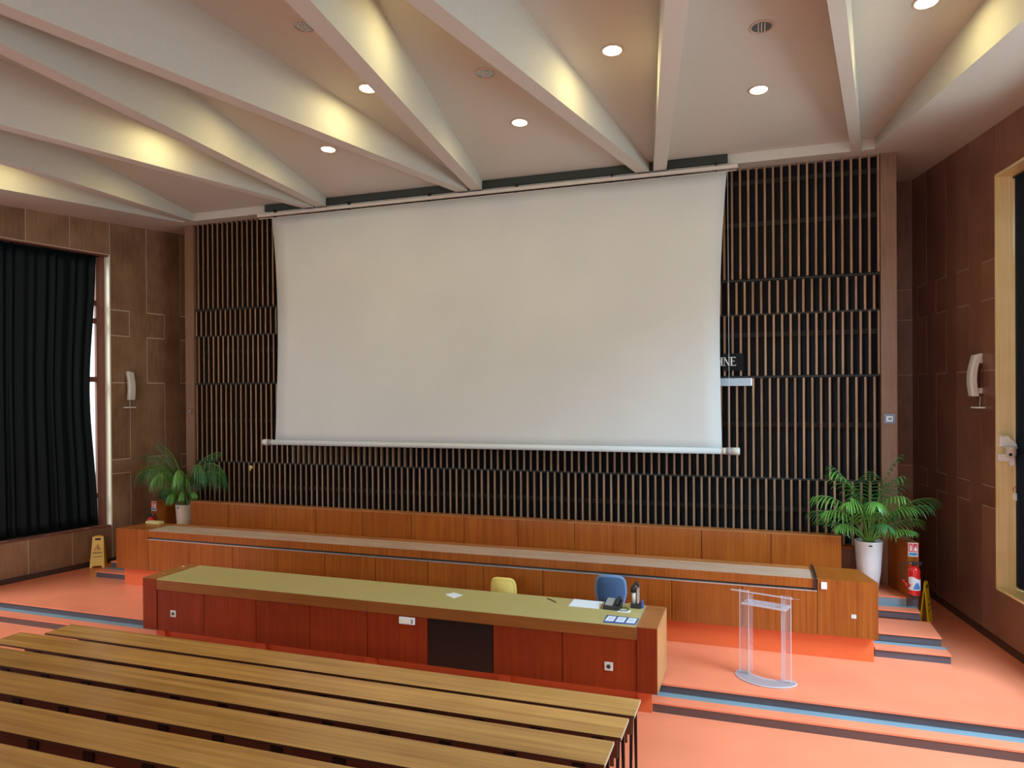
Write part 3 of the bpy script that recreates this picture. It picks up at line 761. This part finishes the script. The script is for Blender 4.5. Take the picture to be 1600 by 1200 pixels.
# ------------------------------------------------------------------ chairs behind the front desk
def chair(loc, rz, bm_, rim, lab, w, h, top):
    t = thing('task_chair', lab, 'chair', loc, rz)
    # backrest: rounded shell
    mb = MB(); n = 24; pts = []
    for i in range(n):
        a = 2*math.pi*i/n; e = 0.42
        cx = math.copysign(abs(math.cos(a))**e, math.cos(a)); cz = math.copysign(abs(math.sin(a))**e, math.sin(a))
        wz = w*(1-0.10*(1-cz)) if cz < 0 else w*(1-0.06*cz)
        pts.append((wz/2*cx, cz*h/2))
    zc = top-h/2
    def shell(sc_, y0, bulge):
        vs = []
        for ring in (1.0, 0.93, 0.6, 0.3):
            for x, z in pts: vs.append((x*ring*sc_, y0+0.05*(2*x*ring/w)**2-bulge*(1-ring**4), zc+z*ring*sc_))
        return vs
    v1 = shell(1, 0.0, 0.02); v2 = [(x, y+0.05, z) for x, y, z in shell(1, 0.0, -0.01)]
    fs = []
    for k in range(3):
        for i in range(n): fs.append((k*n+i, (k+1)*n+i, (k+1)*n+(i+1) % n, k*n+(i+1) % n))
    fs.append(tuple(reversed(range(3*n, 4*n))))
    mb.add(v1, fs, True); mb.add(v2, [tuple(reversed(f)) for f in fs], True)
    mb.build('backrest', bm_, t)
    mb = MB(); r = [(x, 0.025+0.05*(2*x/w)**2, zc+z) for x, z in pts]; r.append(r[0]); r.append(r[1])
    mb.tube(r, 0.028, 8, cap=False); mb.build('backrest_rim', rim, t)
    mb = MB(); mb.lathe([(0.0001, 0.42), (0.19, 0.42), (0.225, 0.445), (0.22, 0.475), (0.17, 0.49), (0.0001, 0.48)], 24, c=(0, -0.22, 0)); mb.build('seat', bm_, t)
    MB().tube([(0, -0.02, 0.42), (0, 0.07, 0.44), (0, 0.085, zc)], 0.02, 8).build('back_support', M['steel_dark'], t)
    MB().tube([(0, -0.22, 0.08), (0, -0.22, 0.43)], 0.028, 10).build('column', M['steel_dark'], t)
    for k in range(5):
        a = 2*math.pi*k/5+0.3; c, s = math.cos(a), math.sin(a)
        lg = MB().tube([(0.02*c, -0.22+0.02*s, 0.10), (0.27*c, -0.22+0.27*s, 0.06)], [0.025, 0.014], 8).build('leg', M['steel_dark'], t)
        MB().tube([(0.27*c-0.02*s, -0.22+0.27*s+0.02*c, 0.028), (0.27*c+0.02*s, -0.22+0.27*s-0.02*c, 0.028)], 0.028, 12).build('caster', M['rubber'], lg)
    return t
chair((-1.93, -2.72, 0), R(3), M['chair_b'], M['chair_rim'], 'blue fabric office chair tucked behind the right end of the desk', 0.40, 0.46, 0.985)
chair((-3.50, -2.80, 0), R(0), M['chair_y'], M['chair_y'], 'pale yellow fabric office chair showing its rounded back above the desk', 0.35, 0.38, 0.845)

# ------------------------------------------------------------------ rows of hall tables
def hall_table(i, x0, x1, lab):
    y = -5.47-0.69*i; z = 0.52+0.1146*i; w = 0.38
    t = thing('hall_table', lab, 'table', ((x0+x1)/2, y-w/2, zrake(0, y-w/2)), 0, 'long slatted hall tables in rows')
    L = (x1-x0)/2; H = z-t.location.z
    tt = MB().box(-L, L, -w/2, w/2, H-0.020, H).build('table_top', M['table'], t)
    tt.data.materials.append(M['table_side'])
    for p_ in tt.data.polygons:
        if p_.normal.y < -0.5: p_.material_index = 1
    MB().box(L+0.0005, L+0.006, -w/2, w/2, H-0.024, H+0.001).build('edge_band', M['table_edge'], t)
    MB().box(-L+0.55, L-0.10, -w/2+0.20, -w/2+0.22, H-0.36, H-0.024).build('modesty_board', M['modesty'], t)
    MB().box(-L+0.55, L-0.03, -w/2+0.02, -w/2+0.04, H-0.19, H-0.021).build('front_rail', M['modesty'], t)
    n = max(3, round((x1-x0)/0.6))
    for k in range(n):
        xx = -L+0.75+(2*L-0.95)*k/(n-1)
        MB().box(xx-0.05, xx+0.05, -w/2+0.006, -w/2+0.0195, H-0.10, H-0.03).build('bracket', M['steel_dark'], t)
    nl = 4
    for k in range(nl):
        xx = -L+0.60+(2*L-0.64)*k/(nl-1)
        mb = MB()
        s1 = Vector((xx, w/2-0.06, H-0.024)); e1 = Vector((xx, w/2-0.02, 0.166*(-(w/2-0.02))))
        s2 = Vector((xx, -w/2+0.10, H-0.024)); e2 = Vector((xx, -w/2+0.03, 0.166*(w/2-0.03)))
        for s_, e_ in ((s1, e1), (s2, e2)):
            MB().tube([s_, e_+Vector((0, 0, 0.0))], [0.022, 0.016], 4, smooth=False).build('leg', M['steel_dark'], t)
    return t
labs = ['front row long wooden hall table nearest the stage, with a darker left end', 'second long wooden hall table from the stage, end overhanging on the left',
        'third long wooden hall table from the stage', 'fourth long wooden hall table from the stage', 'fifth long wooden hall table from the stage, one before the lowest visible', 'sixth hall table, cut by the bottom left corner of the view',
        ]
for i in range(6):
    hall_table(i, -8.62 if i < 2 else -8.72, -1.095, labs[i])

# ------------------------------------------------------------------ side stairs up to the platform
def stairs(mir, lab):
    f = (lambda x: x) if not mir else (lambda x: -9.89-x)
    t = thing('stage_steps', lab, 'steps', (f(1.9), -1.3, 0))
    data = [(-1.975, -1.66, 0.12, 1.46, 2.372, 1), (-1.66, -0.965, 0.24, 1.33, 2.33, 0), (-0.965, -0.68, 0.37, 1.33, 2.215, 1)]
    for y0, y1, z, xl, xr, blue in data:
        a, b = sorted((f(xl if y0 < -1.9 else xl+0.0), f(xr)))
        yb = -0.715
        def inner(xi): return a if not mir else b
        # clear of the desk body: the treads start at its end
        xl2 = 1.485 if y1 <= -1.6 else 1.415
        a, b = sorted((f(xl2), f(xr)))
        bw(MB().box(a, b, y0+0.018, yb if y0 > -1.5 else -0.966 if y0 > -1.9 else -1.661, 0.0 if z < .2 else z-0.12, z-0.022), 'step_body', M['riser'], t)
        ys = y1-0.11 if blue else y1
        bw(MB().box(a, b, y0, ys, z-0.021, z), 'tread', M['floor'], t)
        if blue: bw(MB().box(a, b, ys+0.0005, y1, z-0.021, z), 'tread_strip', M['floor_blue'], t)
    a, b = sorted((f(1.415), f(2.08)))
    bw(MB().box(a, b, -0.70, -0.684, 0.37, 0.478), 'top_riser', M['floor_blue'], t)
    bw(MB().box(a, b, -0.705, -0.684, 0.479, 0.5), 'top_nosing', M['floor'], t)
    return t
stairs(False, 'four orange steps with grey risers at the right end of the rear desk')
stairs(True, 'orange steps with dark risers at the left end of the rear desk')

# parapets
def parapet(mir, lab):
    f = (lambda x: x) if not mir else (lambda x: -9.91-x)
    pl = [(f(2.095), -0.71), (f(2.245), -0.71), (f(2.11), -0.035), (f(1.945), -0.035)]
    if mir: pl = pl[::-1]
    t = thing('low_parapet', lab, 'parapet', (f(2.1), -0.4, 0))
    bw(MB().prism(pl, 0.50, 1.295), 'body', M['desk'], t)
    bw(MB().prism(pl, 1.2955, 1.315), 'cap_board', M['desk_top'], t)
    pl2 = [(f(2.096), -0.68), (f(2.24), -0.68), (f(2.11), -0.035), (f(2.005), -0.035)]
    if mir: pl2 = pl2[::-1]
    bw(MB().prism(pl2, 0.0, 0.4995), 'lower_body', M['riser'], t)
parapet(False, 'low wooden parapet end beside the right steps, carrying a red and white sign')
parapet(True, 'low wooden parapet end behind the left steps, carrying a red and white sign')

# ------------------------------------------------------------------ fire extinguishers and their signs
def ext_sign(loc, lab):
    t = thing('extinguisher_sign', lab, 'sign', loc, 0, 'fire extinguisher signs')
    MB().box(-0.062, 0.062, -0.004, 0, -0.10, 0.10).build('board', M['white'], t)
    MB().box(-0.055, -0.004, -0.006, -0.004, -0.035, 0.09).build('red_field', M['sign_red'], t)
    MB().box(0.004, 0.055, -0.006, -0.004, -0.035, 0.09).build('red_field', M['sign_red'], t)
    # pictograms: extinguisher and flame
    mb = MB().box(-0.040, -0.018, -0.0075, -0.006, -0.02, 0.045).box(-0.034, -0.024, -0.0075, -0.006, 0.045, 0.06).box(-0.045, -0.020, -0.0075, -0.006, 0.06, 0.068)
    mb.build('pictogram', M['white'], t)
    mb = MB(); mb.slab([(0.015, -0.0075, -0.02), (0.045, -0.0075, -0.02), (0.05, -0.0075, 0.015), (0.04, -0.0075, 0.03), (0.034, -0.0075, 0.065), (0.022, -0.0075, 0.03), (0.014, -0.0075, 0.012)], (0, 1, 0), 0.0015)
    mb.build('pictogram', M['white'], t)
    MB().box(-0.055, 0.055, -0.006, -0.004, -0.085, -0.045).build('blue_strip', M['sign_blue'], t)
def extinguisher(loc, rz, lab):
    t = thing('fire_extinguisher', lab, 'fire extinguisher', loc, rz, 'fire extinguishers by the steps')
    MB().lathe([(0.0001, 0), (0.065, 0.0), (0.078, 0.012), (0.08, 0.03), (0.08, 0.375), (0.075, 0.40), (0.05, 0.43), (0.03, 0.445), (0.0001, 0.448)], 28).build('cylinder', M['red'], t)
    MB().lathe([(0.079, 0.0), (0.082, 0.0), (0.082, 0.025), (0.079, 0.025)], 28).build('foot_ring', M['rubber'], t)
    # label wraps the front half
    mb = MB(); n = 14; lo = []; hi = []
    for i in range(n+1):
        a = R(-165+150*i/n); lo.append((0.0812*math.cos(a), 0.0812*math.sin(a), 0.10)); hi.append((0.0812*math.cos(a), 0.0812*math.sin(a), 0.275+0.02*math.sin(i*0.4)))
    mb.add(lo+hi, [(i, i+1, n+2+i, n+1+i) for i in range(n)], True); mb.build('label', M['label_w'], t)
    mb = MB(); lo = []; hi = []
    for i in range(7):
        a = R(-110+70*i/6); lo.append((0.0816*math.cos(a), 0.0816*math.sin(a), 0.115)); hi.append((0.0816*math.cos(a), 0.0816*math.sin(a), 0.125+0.09*math.sin(i*0.5)))
    mb.add(lo+hi, [(i, i+1, 8+i, 7+i) for i in range(6)], True); mb.build('label_picture', M['label_b'], t)
    mb = MB(); lo = []; hi = []
    for i in range(5):
        a = R(-160+40*i/4); lo.append((0.0816*math.cos(a), 0.0816*math.sin(a), 0.11+0.02*i)); hi.append((0.0816*math.cos(a), 0.0816*math.sin(a), 0.18+0.01*math.cos(i)))
    mb.add(lo+hi, [(i, i+1, 6+i, 5+i) for i in range(4)], True); mb.build('label_picture', M['sign_red'], t)
    MB().lathe([(0.028, 0.44), (0.03, 0.475), (0.02, 0.485), (0.0001, 0.486)], 16).build('valve', M['rubber'], t)
    MB().box(-0.045, 0.10, -0.018, 0.018, 0.483, 0.50).box(0.01, 0.09, -0.014, 0.014, 0.455, 0.468).build('handle', M['rubber'], t, bevel=0.003)
    MB().tube([(-0.02, 0, 0.475), (-0.06, 0, 0.485)], 0.012, 8).build('hose_joint', M['chrome'], t)
    pts = [(-0.06, 0, 0.485), (-0.12, 0, 0.48), (-0.16, 0, 0.44), (-0.175, 0, 0.37), (-0.165, 0, 0.30), (-0.14, 0.0, 0.24), (-0.115, 0, 0.19)]
    MB().tube(pts, 0.011, 8).build('hose', M['rubber'], t)
    MB().tube([(-0.115, 0, 0.19), (-0.135, 0, 0.21), (-0.15, 0, 0.23)], [0.012, 0.016, 0.013], 8).tube([(-0.115, 0, 0.20), (-0.095, 0, 0.14), (-0.09, 0, 0.11)], [0.012, 0.014, 0.010], 8).build('nozzle', M['red'], t)
    MB().box(-0.025, 0.025, 0.075, 0.10, 0.30, 0.34).build('wall_hook', M['steel_dark'], t)
ext_sign((2.17, -0.711, 1.21), 'red, white and blue extinguisher sign on the right parapet, above the hanging extinguisher')
ext_sign((-12.08, -0.711, 1.21), 'red, white and blue extinguisher sign on the left parapet, behind the desk')
extinguisher((2.165, -0.812, 0.555), 0, 'red fire extinguisher hanging above the right steps, hose curving left')
extinguisher((-12.05, -0.812, 0.555), R(180), 'red fire extinguisher on the left, only its top showing over the desk')

# ------------------------------------------------------------------ palms in tall pots
def palm(loc, pot_mat, lab, fronds, rpot=0.20, hpot=0.75, seed=1, grav=0.24, reps=(0,), ww_=0.0062, nn=20):
    rnd = random.Random(seed)
    pt = thing('tall_planter', lab[0], 'planter', loc)
    MB().lathe([(0.0001, 0), (rpot*0.60, 0), (rpot*0.66, 0.015), (rpot*0.83, 0.26), (rpot*0.96, hpot-0.12), (rpot, hpot-0.02), (rpot, hpot), (rpot-0.025, hpot), (rpot-0.03, hpot-0.05), (0.0001, hpot-0.05)], 36).build('pot', pot_mat, pt)
    MB().lathe([(rpot-0.032, hpot-0.048), (rpot*0.5, hpot-0.03), (0.0001, hpot-0.025)], 20).build('soil', M['soil'], pt)
    MB().box(-0.025, 0.025, -rpot-0.001, -rpot+0.006, hpot-0.062, hpot-0.042).build('badge', M['rubber'], pt)
    t = thing('palm', lab[1], 'plant', (loc[0], loc[1], loc[2]+hpot-0.022))
    YM = -loc[1]-0.07        # fronds stay in front of the slats
    for k, (az, lean, length, droop, leaf) in enumerate(fronds):
        ca, sa = math.cos(R(az)), math.sin(R(az))
        b0 = Vector((0.05*ca*rnd.uniform(0.3, 1), 0.05*sa*rnd.uniform(0.3, 1), 0))
        N = nn; pts = [b0]; ang = R(lean)          # angle from vertical
        for i in range(N):
            s = (i+1)/N
            a = ang + R(droop)*s*s
            step = length/N
            q_ = pts[-1]+Vector((math.sin(a)*ca, math.sin(a)*sa, math.cos(a)))*step; q_.y = min(q_.y, YM); q_.x = max(-0.30, min(0.30, q_.x)) if q_.z < 0.17 else q_.x; pts.append(q_)
        MB().tube(pts, [0.010*(1-0.8*i/N)+0.0015 for i in range(N+1)], 5).build('frond_stem', M['stem'], t)
        mb = MB(); start = int(N*0.36)
        for i in range(start, N+1):
            p = pts[i]; tg = (pts[min(i+1, N)]-pts[i-1]).normalized()
            side = tg.cross(Vector((0, 0, 1))); side = side.normalized() if side.length > 0.05 else Vector((-sa, ca, 0))
            up = side.cross(tg)
            u = (i-start)/(N-start)
            ll = leaf*(0.5+0.9*math.sin(math.pi*(0.12+0.80*u)))*(1 if i < N else 0.8)
            for sgn in (-1, 1):
                for rep in reps:
                    f = rnd.uniform(0.85, 1.12)
                    pp = p + (pts[min(i+1, N)]-p)*0.5*rep
                    d0 = (side*sgn*(1.0-0.45*u)+tg*(0.55+0.6*u)+up*0.25).normalized()
                    w = ww_*f; seg = 5; lv = []
                    q = pp.copy(); d = d0.copy()
                    for j in range(seg+1):
                        s = j/seg; ww = w*(0.45+1.0*math.sin(math.pi*min(1, 0.18+0.72*s)))*(1-s**5)
                        wd = d.cross(up); wd = wd.normalized() if wd.length > 0.01 else tg
                        q.y = min(q.y, YM)
                        if q.z < 0.17: q.x = max(-0.30, min(0.30, q.x))
                        lv.append(q-wd*ww); lv.append(q+wd*ww)
                        d = (d+Vector((0, 0, -grav*f))).normalized(); q = q+d*(ll*f/seg)
                    mb.add(lv, [(2*j, 2*j+1, 2*j+3, 2*j+2) for j in range(seg)], True)
        mb.build('frond', M['green'] if rnd.random() < 0.55 else M['green_d'], t)
    mb = MB()
    for k in range(5):
        a = k*1.3; mb.tube([(0.05*math.cos(a), 0.05*math.sin(a), 0), (0.06*math.cos(a), 0.06*math.sin(a), 0.18+0.03*k), (0.07*math.cos(a), 0.07*math.sin(a), 0.3)], [0.022, 0.016, 0.008], 7)
    mb.build('trunk', M['stem'], t)
# azimuth, lean, length, droop, leaflet length
fr_r = [(182, 38, 0.98, 70, 0.24), (200, 20, 1.15, 80, 0.27), (165, 50, 0.80, 60, 0.2), (215, 30, 1.0, 80, 0.24),
        (0, 28, 1.15, 62, 0.30), (-20, 30, 1.05, 60, 0.25), (12, 44, 0.85, 60, 0.2), (-35, 50, 0.7, 50, 0.2),
        (-90, 12, 1.1, 95, 0.28), (-60, 15, 1.15, 75, 0.27), (-120, 18, 1.1, 85, 0.28), (-10, 6, 1.38, 28, 0.24), (190, 8, 1.25, 40, 0.24),
        (-95, 5, 1.35, 62, 0.26), (-50, 7, 1.28, 60, 0.26), (-150, 7, 1.30, 60, 0.26), (-75, 35, 0.75, 70, 0.22), (-140, 40, 0.7, 70, 0.22), (-30, 20, 0.9, 70, 0.22), (235, 12, 0.9, 60, 0.22)]
palm((1.62, -0.42, 0.5), M['pot'], ('tall white tapered planter pot on the platform by the right steps', 'feathery green palm in the white pot beside the right post'), fr_r, 0.20, 0.76, 3, grav=0.34, ww_=0.0075)
fr_l = [(-4, 11, 1.68, 132, 0.36), (-24, 7, 1.55, 132, 0.34), (4, 17, 1.45, 128, 0.34), (184, 13, 1.62, 132, 0.36), (205, 9, 1.50, 132, 0.34),
        (-90, 10, 1.35, 130, 0.30), (-55, 8, 1.45, 132, 0.32), (-125, 8, 1.45, 132, 0.32), (175, 5, 1.60, 70, 0.2), (20, 6, 1.45, 75, 0.2), (192, 10, 1.6, 90, 0.2),
        (180, 30, 0.65, 120, 0.2), (-150, 25, 0.65, 115, 0.2), (-20, 22, 0.62, 115, 0.18), (-90, 25, 0.6, 110, 0.2), (-55, 22, 0.65, 110, 0.18), (215, 20, 0.75, 120, 0.2)]
palm((-11.50, -0.45, 0.5), M['pot_c'], ('tall cream planter pot by the left end of the wooden partition', 'drooping green palm in the cream pot beside the left post'), fr_l, 0.19, 0.74, 5, grav=0.85, reps=(0, 1), ww_=0.0046, nn=19)

# ------------------------------------------------------------------ wall speakers
def speaker(W, y, lab):
    # local frame: +X into the room (normal), Y along the wall
    base = W.p(y, 3.76, 0.015)
    ang = math.atan2(W.n.y, W.n.x)
    t = thing('column_speaker', lab, 'speaker', base, ang, 'white column loudspeakers on the side walls')
    mb = MB(); n = 12; hw = 0.075; prof = []
    for i in range(n+1):
        u = i/n; z = 0.30-0.60*u; x = 0.13+0.045*math.sin(math.pi*u)-0.02*(1-u)+0.02*u
        for yy, dx in ((-hw, -0.03), (-hw*0.7, 0.0), (hw*0.7, 0.0), (hw, -0.03), (hw, -0.085), (-hw, -0.085)):
            mb.v.append((x+dx, yy, z))
    for i in range(n):
        for j in range(6): mb.f.append([i*6+j, (i+1)*6+j, (i+1)*6+(j+1) % 6, i*6+(j+1) % 6]); mb.sm.append(False)
    mb.f.append(list(range(6))); mb.sm.append(False); mb.f.append(list(reversed(range(n*6, n*6+6)))); mb.sm.append(False)
    mb.build('cabinet', M['grey_white'], t)
    MB().box(0.145, 0.149, -0.03, 0.03, -0.22, -0.213).build('badge', M['band'], t)
    MB().box(0.0, 0.05, -0.035, 0.035, 0.18, 0.32).build('bracket', M['grey_white'], t)
    MB().box(0.0, 0.05, -0.03, 0.03, -0.26, -0.18).build('bracket', M['grey_white'], t)
    sh = MB().prism([(0.0, -0.12), (0.09, -0.12), (0.12, -0.07), (0.12, 0.07), (0.09, 0.12), (0.0, 0.12)], -0.475, -0.455).build('shelf_plate', M['white'], t, bevel=0.003)
    MB().tube([(0.02, 0.01, -0.30), (0.03, 0.01, -0.455)], 0.006, 6).build('cable', M['grey_white'], t)
speaker(WL, -0.53, 'white curved column speaker on the left panelled wall, over the plant')
speaker(WR, -0.50, 'white curved column speaker on the right panelled wall, by the window')

# ------------------------------------------------------------------ curtains
def curtain(W, y0, y1, off, mat, lab, amp, step, pinch, name='curtain'):
    rnd = random.Random(11 if W is WL else 12)
    t = thing(name, lab, 'curtain', W.p((y0+y1)/2, ZSILL, off))
    n = int(abs(y1-y0)/step*8); NZ = 26; mb = MB()
    ph = [rnd.uniform(-0.5, 0.5) for _ in range(n+1)]
    for i in range(NZ+1):
        z = 6.50+(0.83-6.50)*i/NZ; tt = i/NZ
        for j in range(n+1):
            u = j/n
            y = y0+(y1-y0)*u
            y -= pinch*math.exp(-((tt-0.50)/0.32)**2)*(1-u)**2*1.0
            a = 2*math.pi*(j/8.0)+0.8*math.sin(j*0.37)
            o_ = off+amp*(0.7+0.5*math.sin(j*0.21))*math.sin(a)*(0.6+0.4*tt)
            mb.v.append(tuple(W.p(y, z, o_)))
    for i in range(NZ):
        for j in range(n):
            a = i*(n+1)+j; mb.f.append([a, a+1, a+n+2, a+n+1]); mb.sm.append(True)
    o = bw(mb, 'fabric', mat, t)
    sm = o.modifiers.new('thickness', 'SOLIDIFY'); sm.thickness = 0.004
    bw(MB().tube([W.p(y0+0.05, 6.49, off), W.p(y1, 6.49, off)], 0.014, 8), 'rail', M['steel_dark'], t)
    return t
curtain(WL, -1.13, -3.9, -0.075, M['curtain'], 'dark teal pleated curtain drawn across the left window', 0.045, 0.19, 0.16)
curtain(WR, -0.97, -2.7, -0.215, M['curtain_r'], 'dark navy curtain in the right window at the picture edge', 0.014, 0.3, 0.0)

curtain(WL, -9.6, -15.9, -0.075, M['curtain'], 'dark teal pleated curtain added in the unseen rear left bays to block daylight', 0.045, 0.19, 0.0)  # unseen curtain, added so daylight enters only through the nearer bays
curtain(WR, -8.6, -15.9, -0.20, M['curtain_r'], 'dark navy curtain added in the unseen rear right bays to block daylight', 0.014, 0.3, 0.0)  # likewise added out of sight to narrow the daylight from the right

# ------------------------------------------------------------------ dome camera and sockets on the right window jamb
pc = thing('dome_camera', 'white swivel camera on a bracket fixed to the right golden window jamb', 'camera', (3.28, -0.93, 2.7))
bw(MB().box(3.20, 3.40, -0.985, -0.930, 2.56, 2.66), 'mount_box', M['white'], pc, bevel=0.008)
bw(MB().box(3.34, 3.40, -0.985, -0.930, 2.50, 2.56), 'mount_foot', M['white'], pc, bevel=0.004)
bw(MB().box(3.21, 3.25, -1.0, -0.93, 2.76, 2.92), 'wall_arm', M['white'], pc)
mb = MB(); mb.slab([(3.23, -1.03, 2.90), (3.31, -1.03, 2.915), (3.41, -1.03, 2.80), (3.41, -1.03, 2.77), (3.23, -1.03, 2.77)], (0, 1, 0), 0.07)
bw(mb, 'bracket', M['white'], pc, bevel=0.004)
bw(MB().lathe([(0.0001, 0), (0.078, 0), (0.078, -0.02), (0.062, -0.03), (0.062, -0.11), (0.045, -0.145), (0.0001, -0.155)], 20, c=(3.33, -1.06, 2.77)), 'dome_body', M['grey_white'], pc)
bw(MB().lathe([(0.0001, 0), (0.022, 0.0), (0.022, 0.012), (0.0001, 0.012)], 14, M=Matrix.Rotation(R(90), 4, 'X'), c=(3.31, -1.11, 2.665)), 'lens', M['rubber'], pc)
for ch in pc.children: ch.location.x -= 0.03
so = thing('jamb_socket', 'small white socket with a pink cable loop low on the right window jamb', 'socket', (3.38, -0.93, 2.07))
bw(MB().box(3.355, 3.41, -0.985, -0.930, 2.02, 2.12), 'box', M['white'], so, bevel=0.005)
pts = [(3.38+0.02+0.05*math.cos(a), -0.97, 2.165+0.055*math.sin(a)) for a in [R(200-260*i/12) for i in range(13)]]
bw(MB().tube(pts, 0.005, 6), 'cable', M['cable'], so)

# ------------------------------------------------------------------ wet floor signs
def wet_sign(loc, rz, lab, spread=0.10):
    t = thing('wet_floor_sign', lab, 'sign', loc, rz, 'yellow wet floor signs')
    H = 0.64
    for s in (-1, 1):
        M4 = Matrix.Translation((0, s*spread, 0)) @ Matrix.Rotation(math.atan2(spread, H)*s, 4, 'X')
        mb = MB(); yb = 0.008
        outline = [(-0.14, 0), (-0.10, 0), (-0.075, 0.045), (0.075, 0.045), (0.10, 0), (0.14, 0), (0.10, H), (-0.10, H)]
        mb.slab([M4 @ Vector((x, -yb, z)) for x, z in outline], M4.to_3x3() @ Vector((0, 1, 0)), 2*yb)
        lf = mb.build('leaf', M['yellow'], t)
        if s < 0:
            def deco(pts, mat, nm, d=0.0):
                b = MB(); b.slab([M4 @ Vector((x, -yb-0.0025-d, z)) for x, z in pts], M4.to_3x3() @ Vector((0, 1, 0)), 0.002); b.build(nm, mat, lf)
            deco([(-0.055, 0.565), (0.055, 0.565), (0.055, 0.605), (-0.055, 0.605)], M['ink'], 'handle_slot')
            deco([(-0.075, 0.36), (0.075, 0.36), (0, 0.49)], M['ink_or'], 'warning_triangle')
            deco([(-0.053, 0.372), (0.053, 0.372), (0, 0.465)], M['yellow'], 'warning_triangle_field', 0.002)
            deco([(-0.03, 0.378), (0.0, 0.40), (-0.015, 0.43), (-0.005, 0.44), (0.018, 0.405), (0.03, 0.385), (0.02, 0.378), (0.0, 0.392)], M['ink'], 'slipping_figure', 0.004)
            for z in (0.315, 0.295, 0.225): deco([(-0.085, z), (0.085, z), (0.085, z+0.010), (-0.085, z+0.010)], M['ink'], 'text_line')
    MB().box(-0.06, 0.06, -0.018, 0.018, H-0.01, H+0.012).build('hinge', M['yellow'], t)
wet_sign((-12.93, -1.33, 0.0), R(35), 'yellow wet floor warning sign with triangle by the left wall')
wet_sign((2.42, -0.28, 0.0), R(68), 'yellow wet floor sign seen edge-on beside the right steps', 0.06)

# ------------------------------------------------------------------ acrylic lectern
lc = thing('acrylic_lectern', 'clear acrylic lectern with kidney-shaped base on the orange stage', 'lectern', (0.09, -3.20, 0), R(-17))
pts = []
for i in range(15):
    a = R(180+180*i/14); pts.append((0.355*math.cos(a), -0.12+0.20*math.sin(a)*1.0))
out = pts[:]
# inner concave edge and rounded ends
out = [(-0.36, 0.06), (-0.37, 0.0), (-0.33, -0.10)]+[(x, y) for x, y in [(-0.24, -0.19), (-0.12, -0.245), (0, -0.262), (0.12, -0.245), (0.24, -0.19)]]+[(0.33, -0.10), (0.37, 0.0), (0.36, 0.06), (0.31, 0.10), (0.25, 0.08), (0.13, 0.01), (0, -0.015), (-0.13, 0.01), (-0.25, 0.08), (-0.31, 0.10)]
MB().prism(out, 0.0, 0.018).build('base', M['plexi_base'], lc, bevel=0.004)
mbx = MB(); ring = [Vector((x, y, 0.012)) for x, y in out]+[Vector((out[0][0], out[0][1], 0.012)), Vector((out[1][0], out[1][1], 0.012))]
mbx.tube(ring, 0.006, 6, cap=False).build('base_edge', M['plexi_edge'], lc)
for s in (-1, 1):
    x = s*0.255
    MB().box(x-0.055, x+0.055, -0.012, 0.0, 0.018, 1.07).build('upright', M['plexi'], lc)
    MB().box(x-s*0.055-0.005, x-s*0.055+0.005, 0.0, 0.16, 0.018, 0.995).build('side_fin', M['plexi'], lc)
    for e in (-1, 1): MB().box(x+e*0.055-0.002, x+e*0.055+0.002, -0.014, 0.002, 0.018, 1.07).build('upright_edge', M['plexi_edge'], lc)
MB().box(-0.27, 0.27, -0.05, 0.17, 0.90, 0.912).build('shelf', M['plexi_base'], lc)
MB().box(-0.27, 0.27, -0.056, -0.050, 0.895, 0.915).build('shelf_edge', M['plexi_edge'], lc)
mb = MB(); mb.slab([(-0.37, -0.16, 1.085), (0.37, -0.16, 1.085), (0.37, 0.18, 0.998), (-0.37, 0.18, 0.998)], (0, 0, 1), 0.008); mb.build('reading_top', M['plexi'], lc)
MB().box(-0.37, 0.37, -0.165, -0.158, 1.082, 1.096).build('reading_top_edge', M['plexi_edge'], lc)
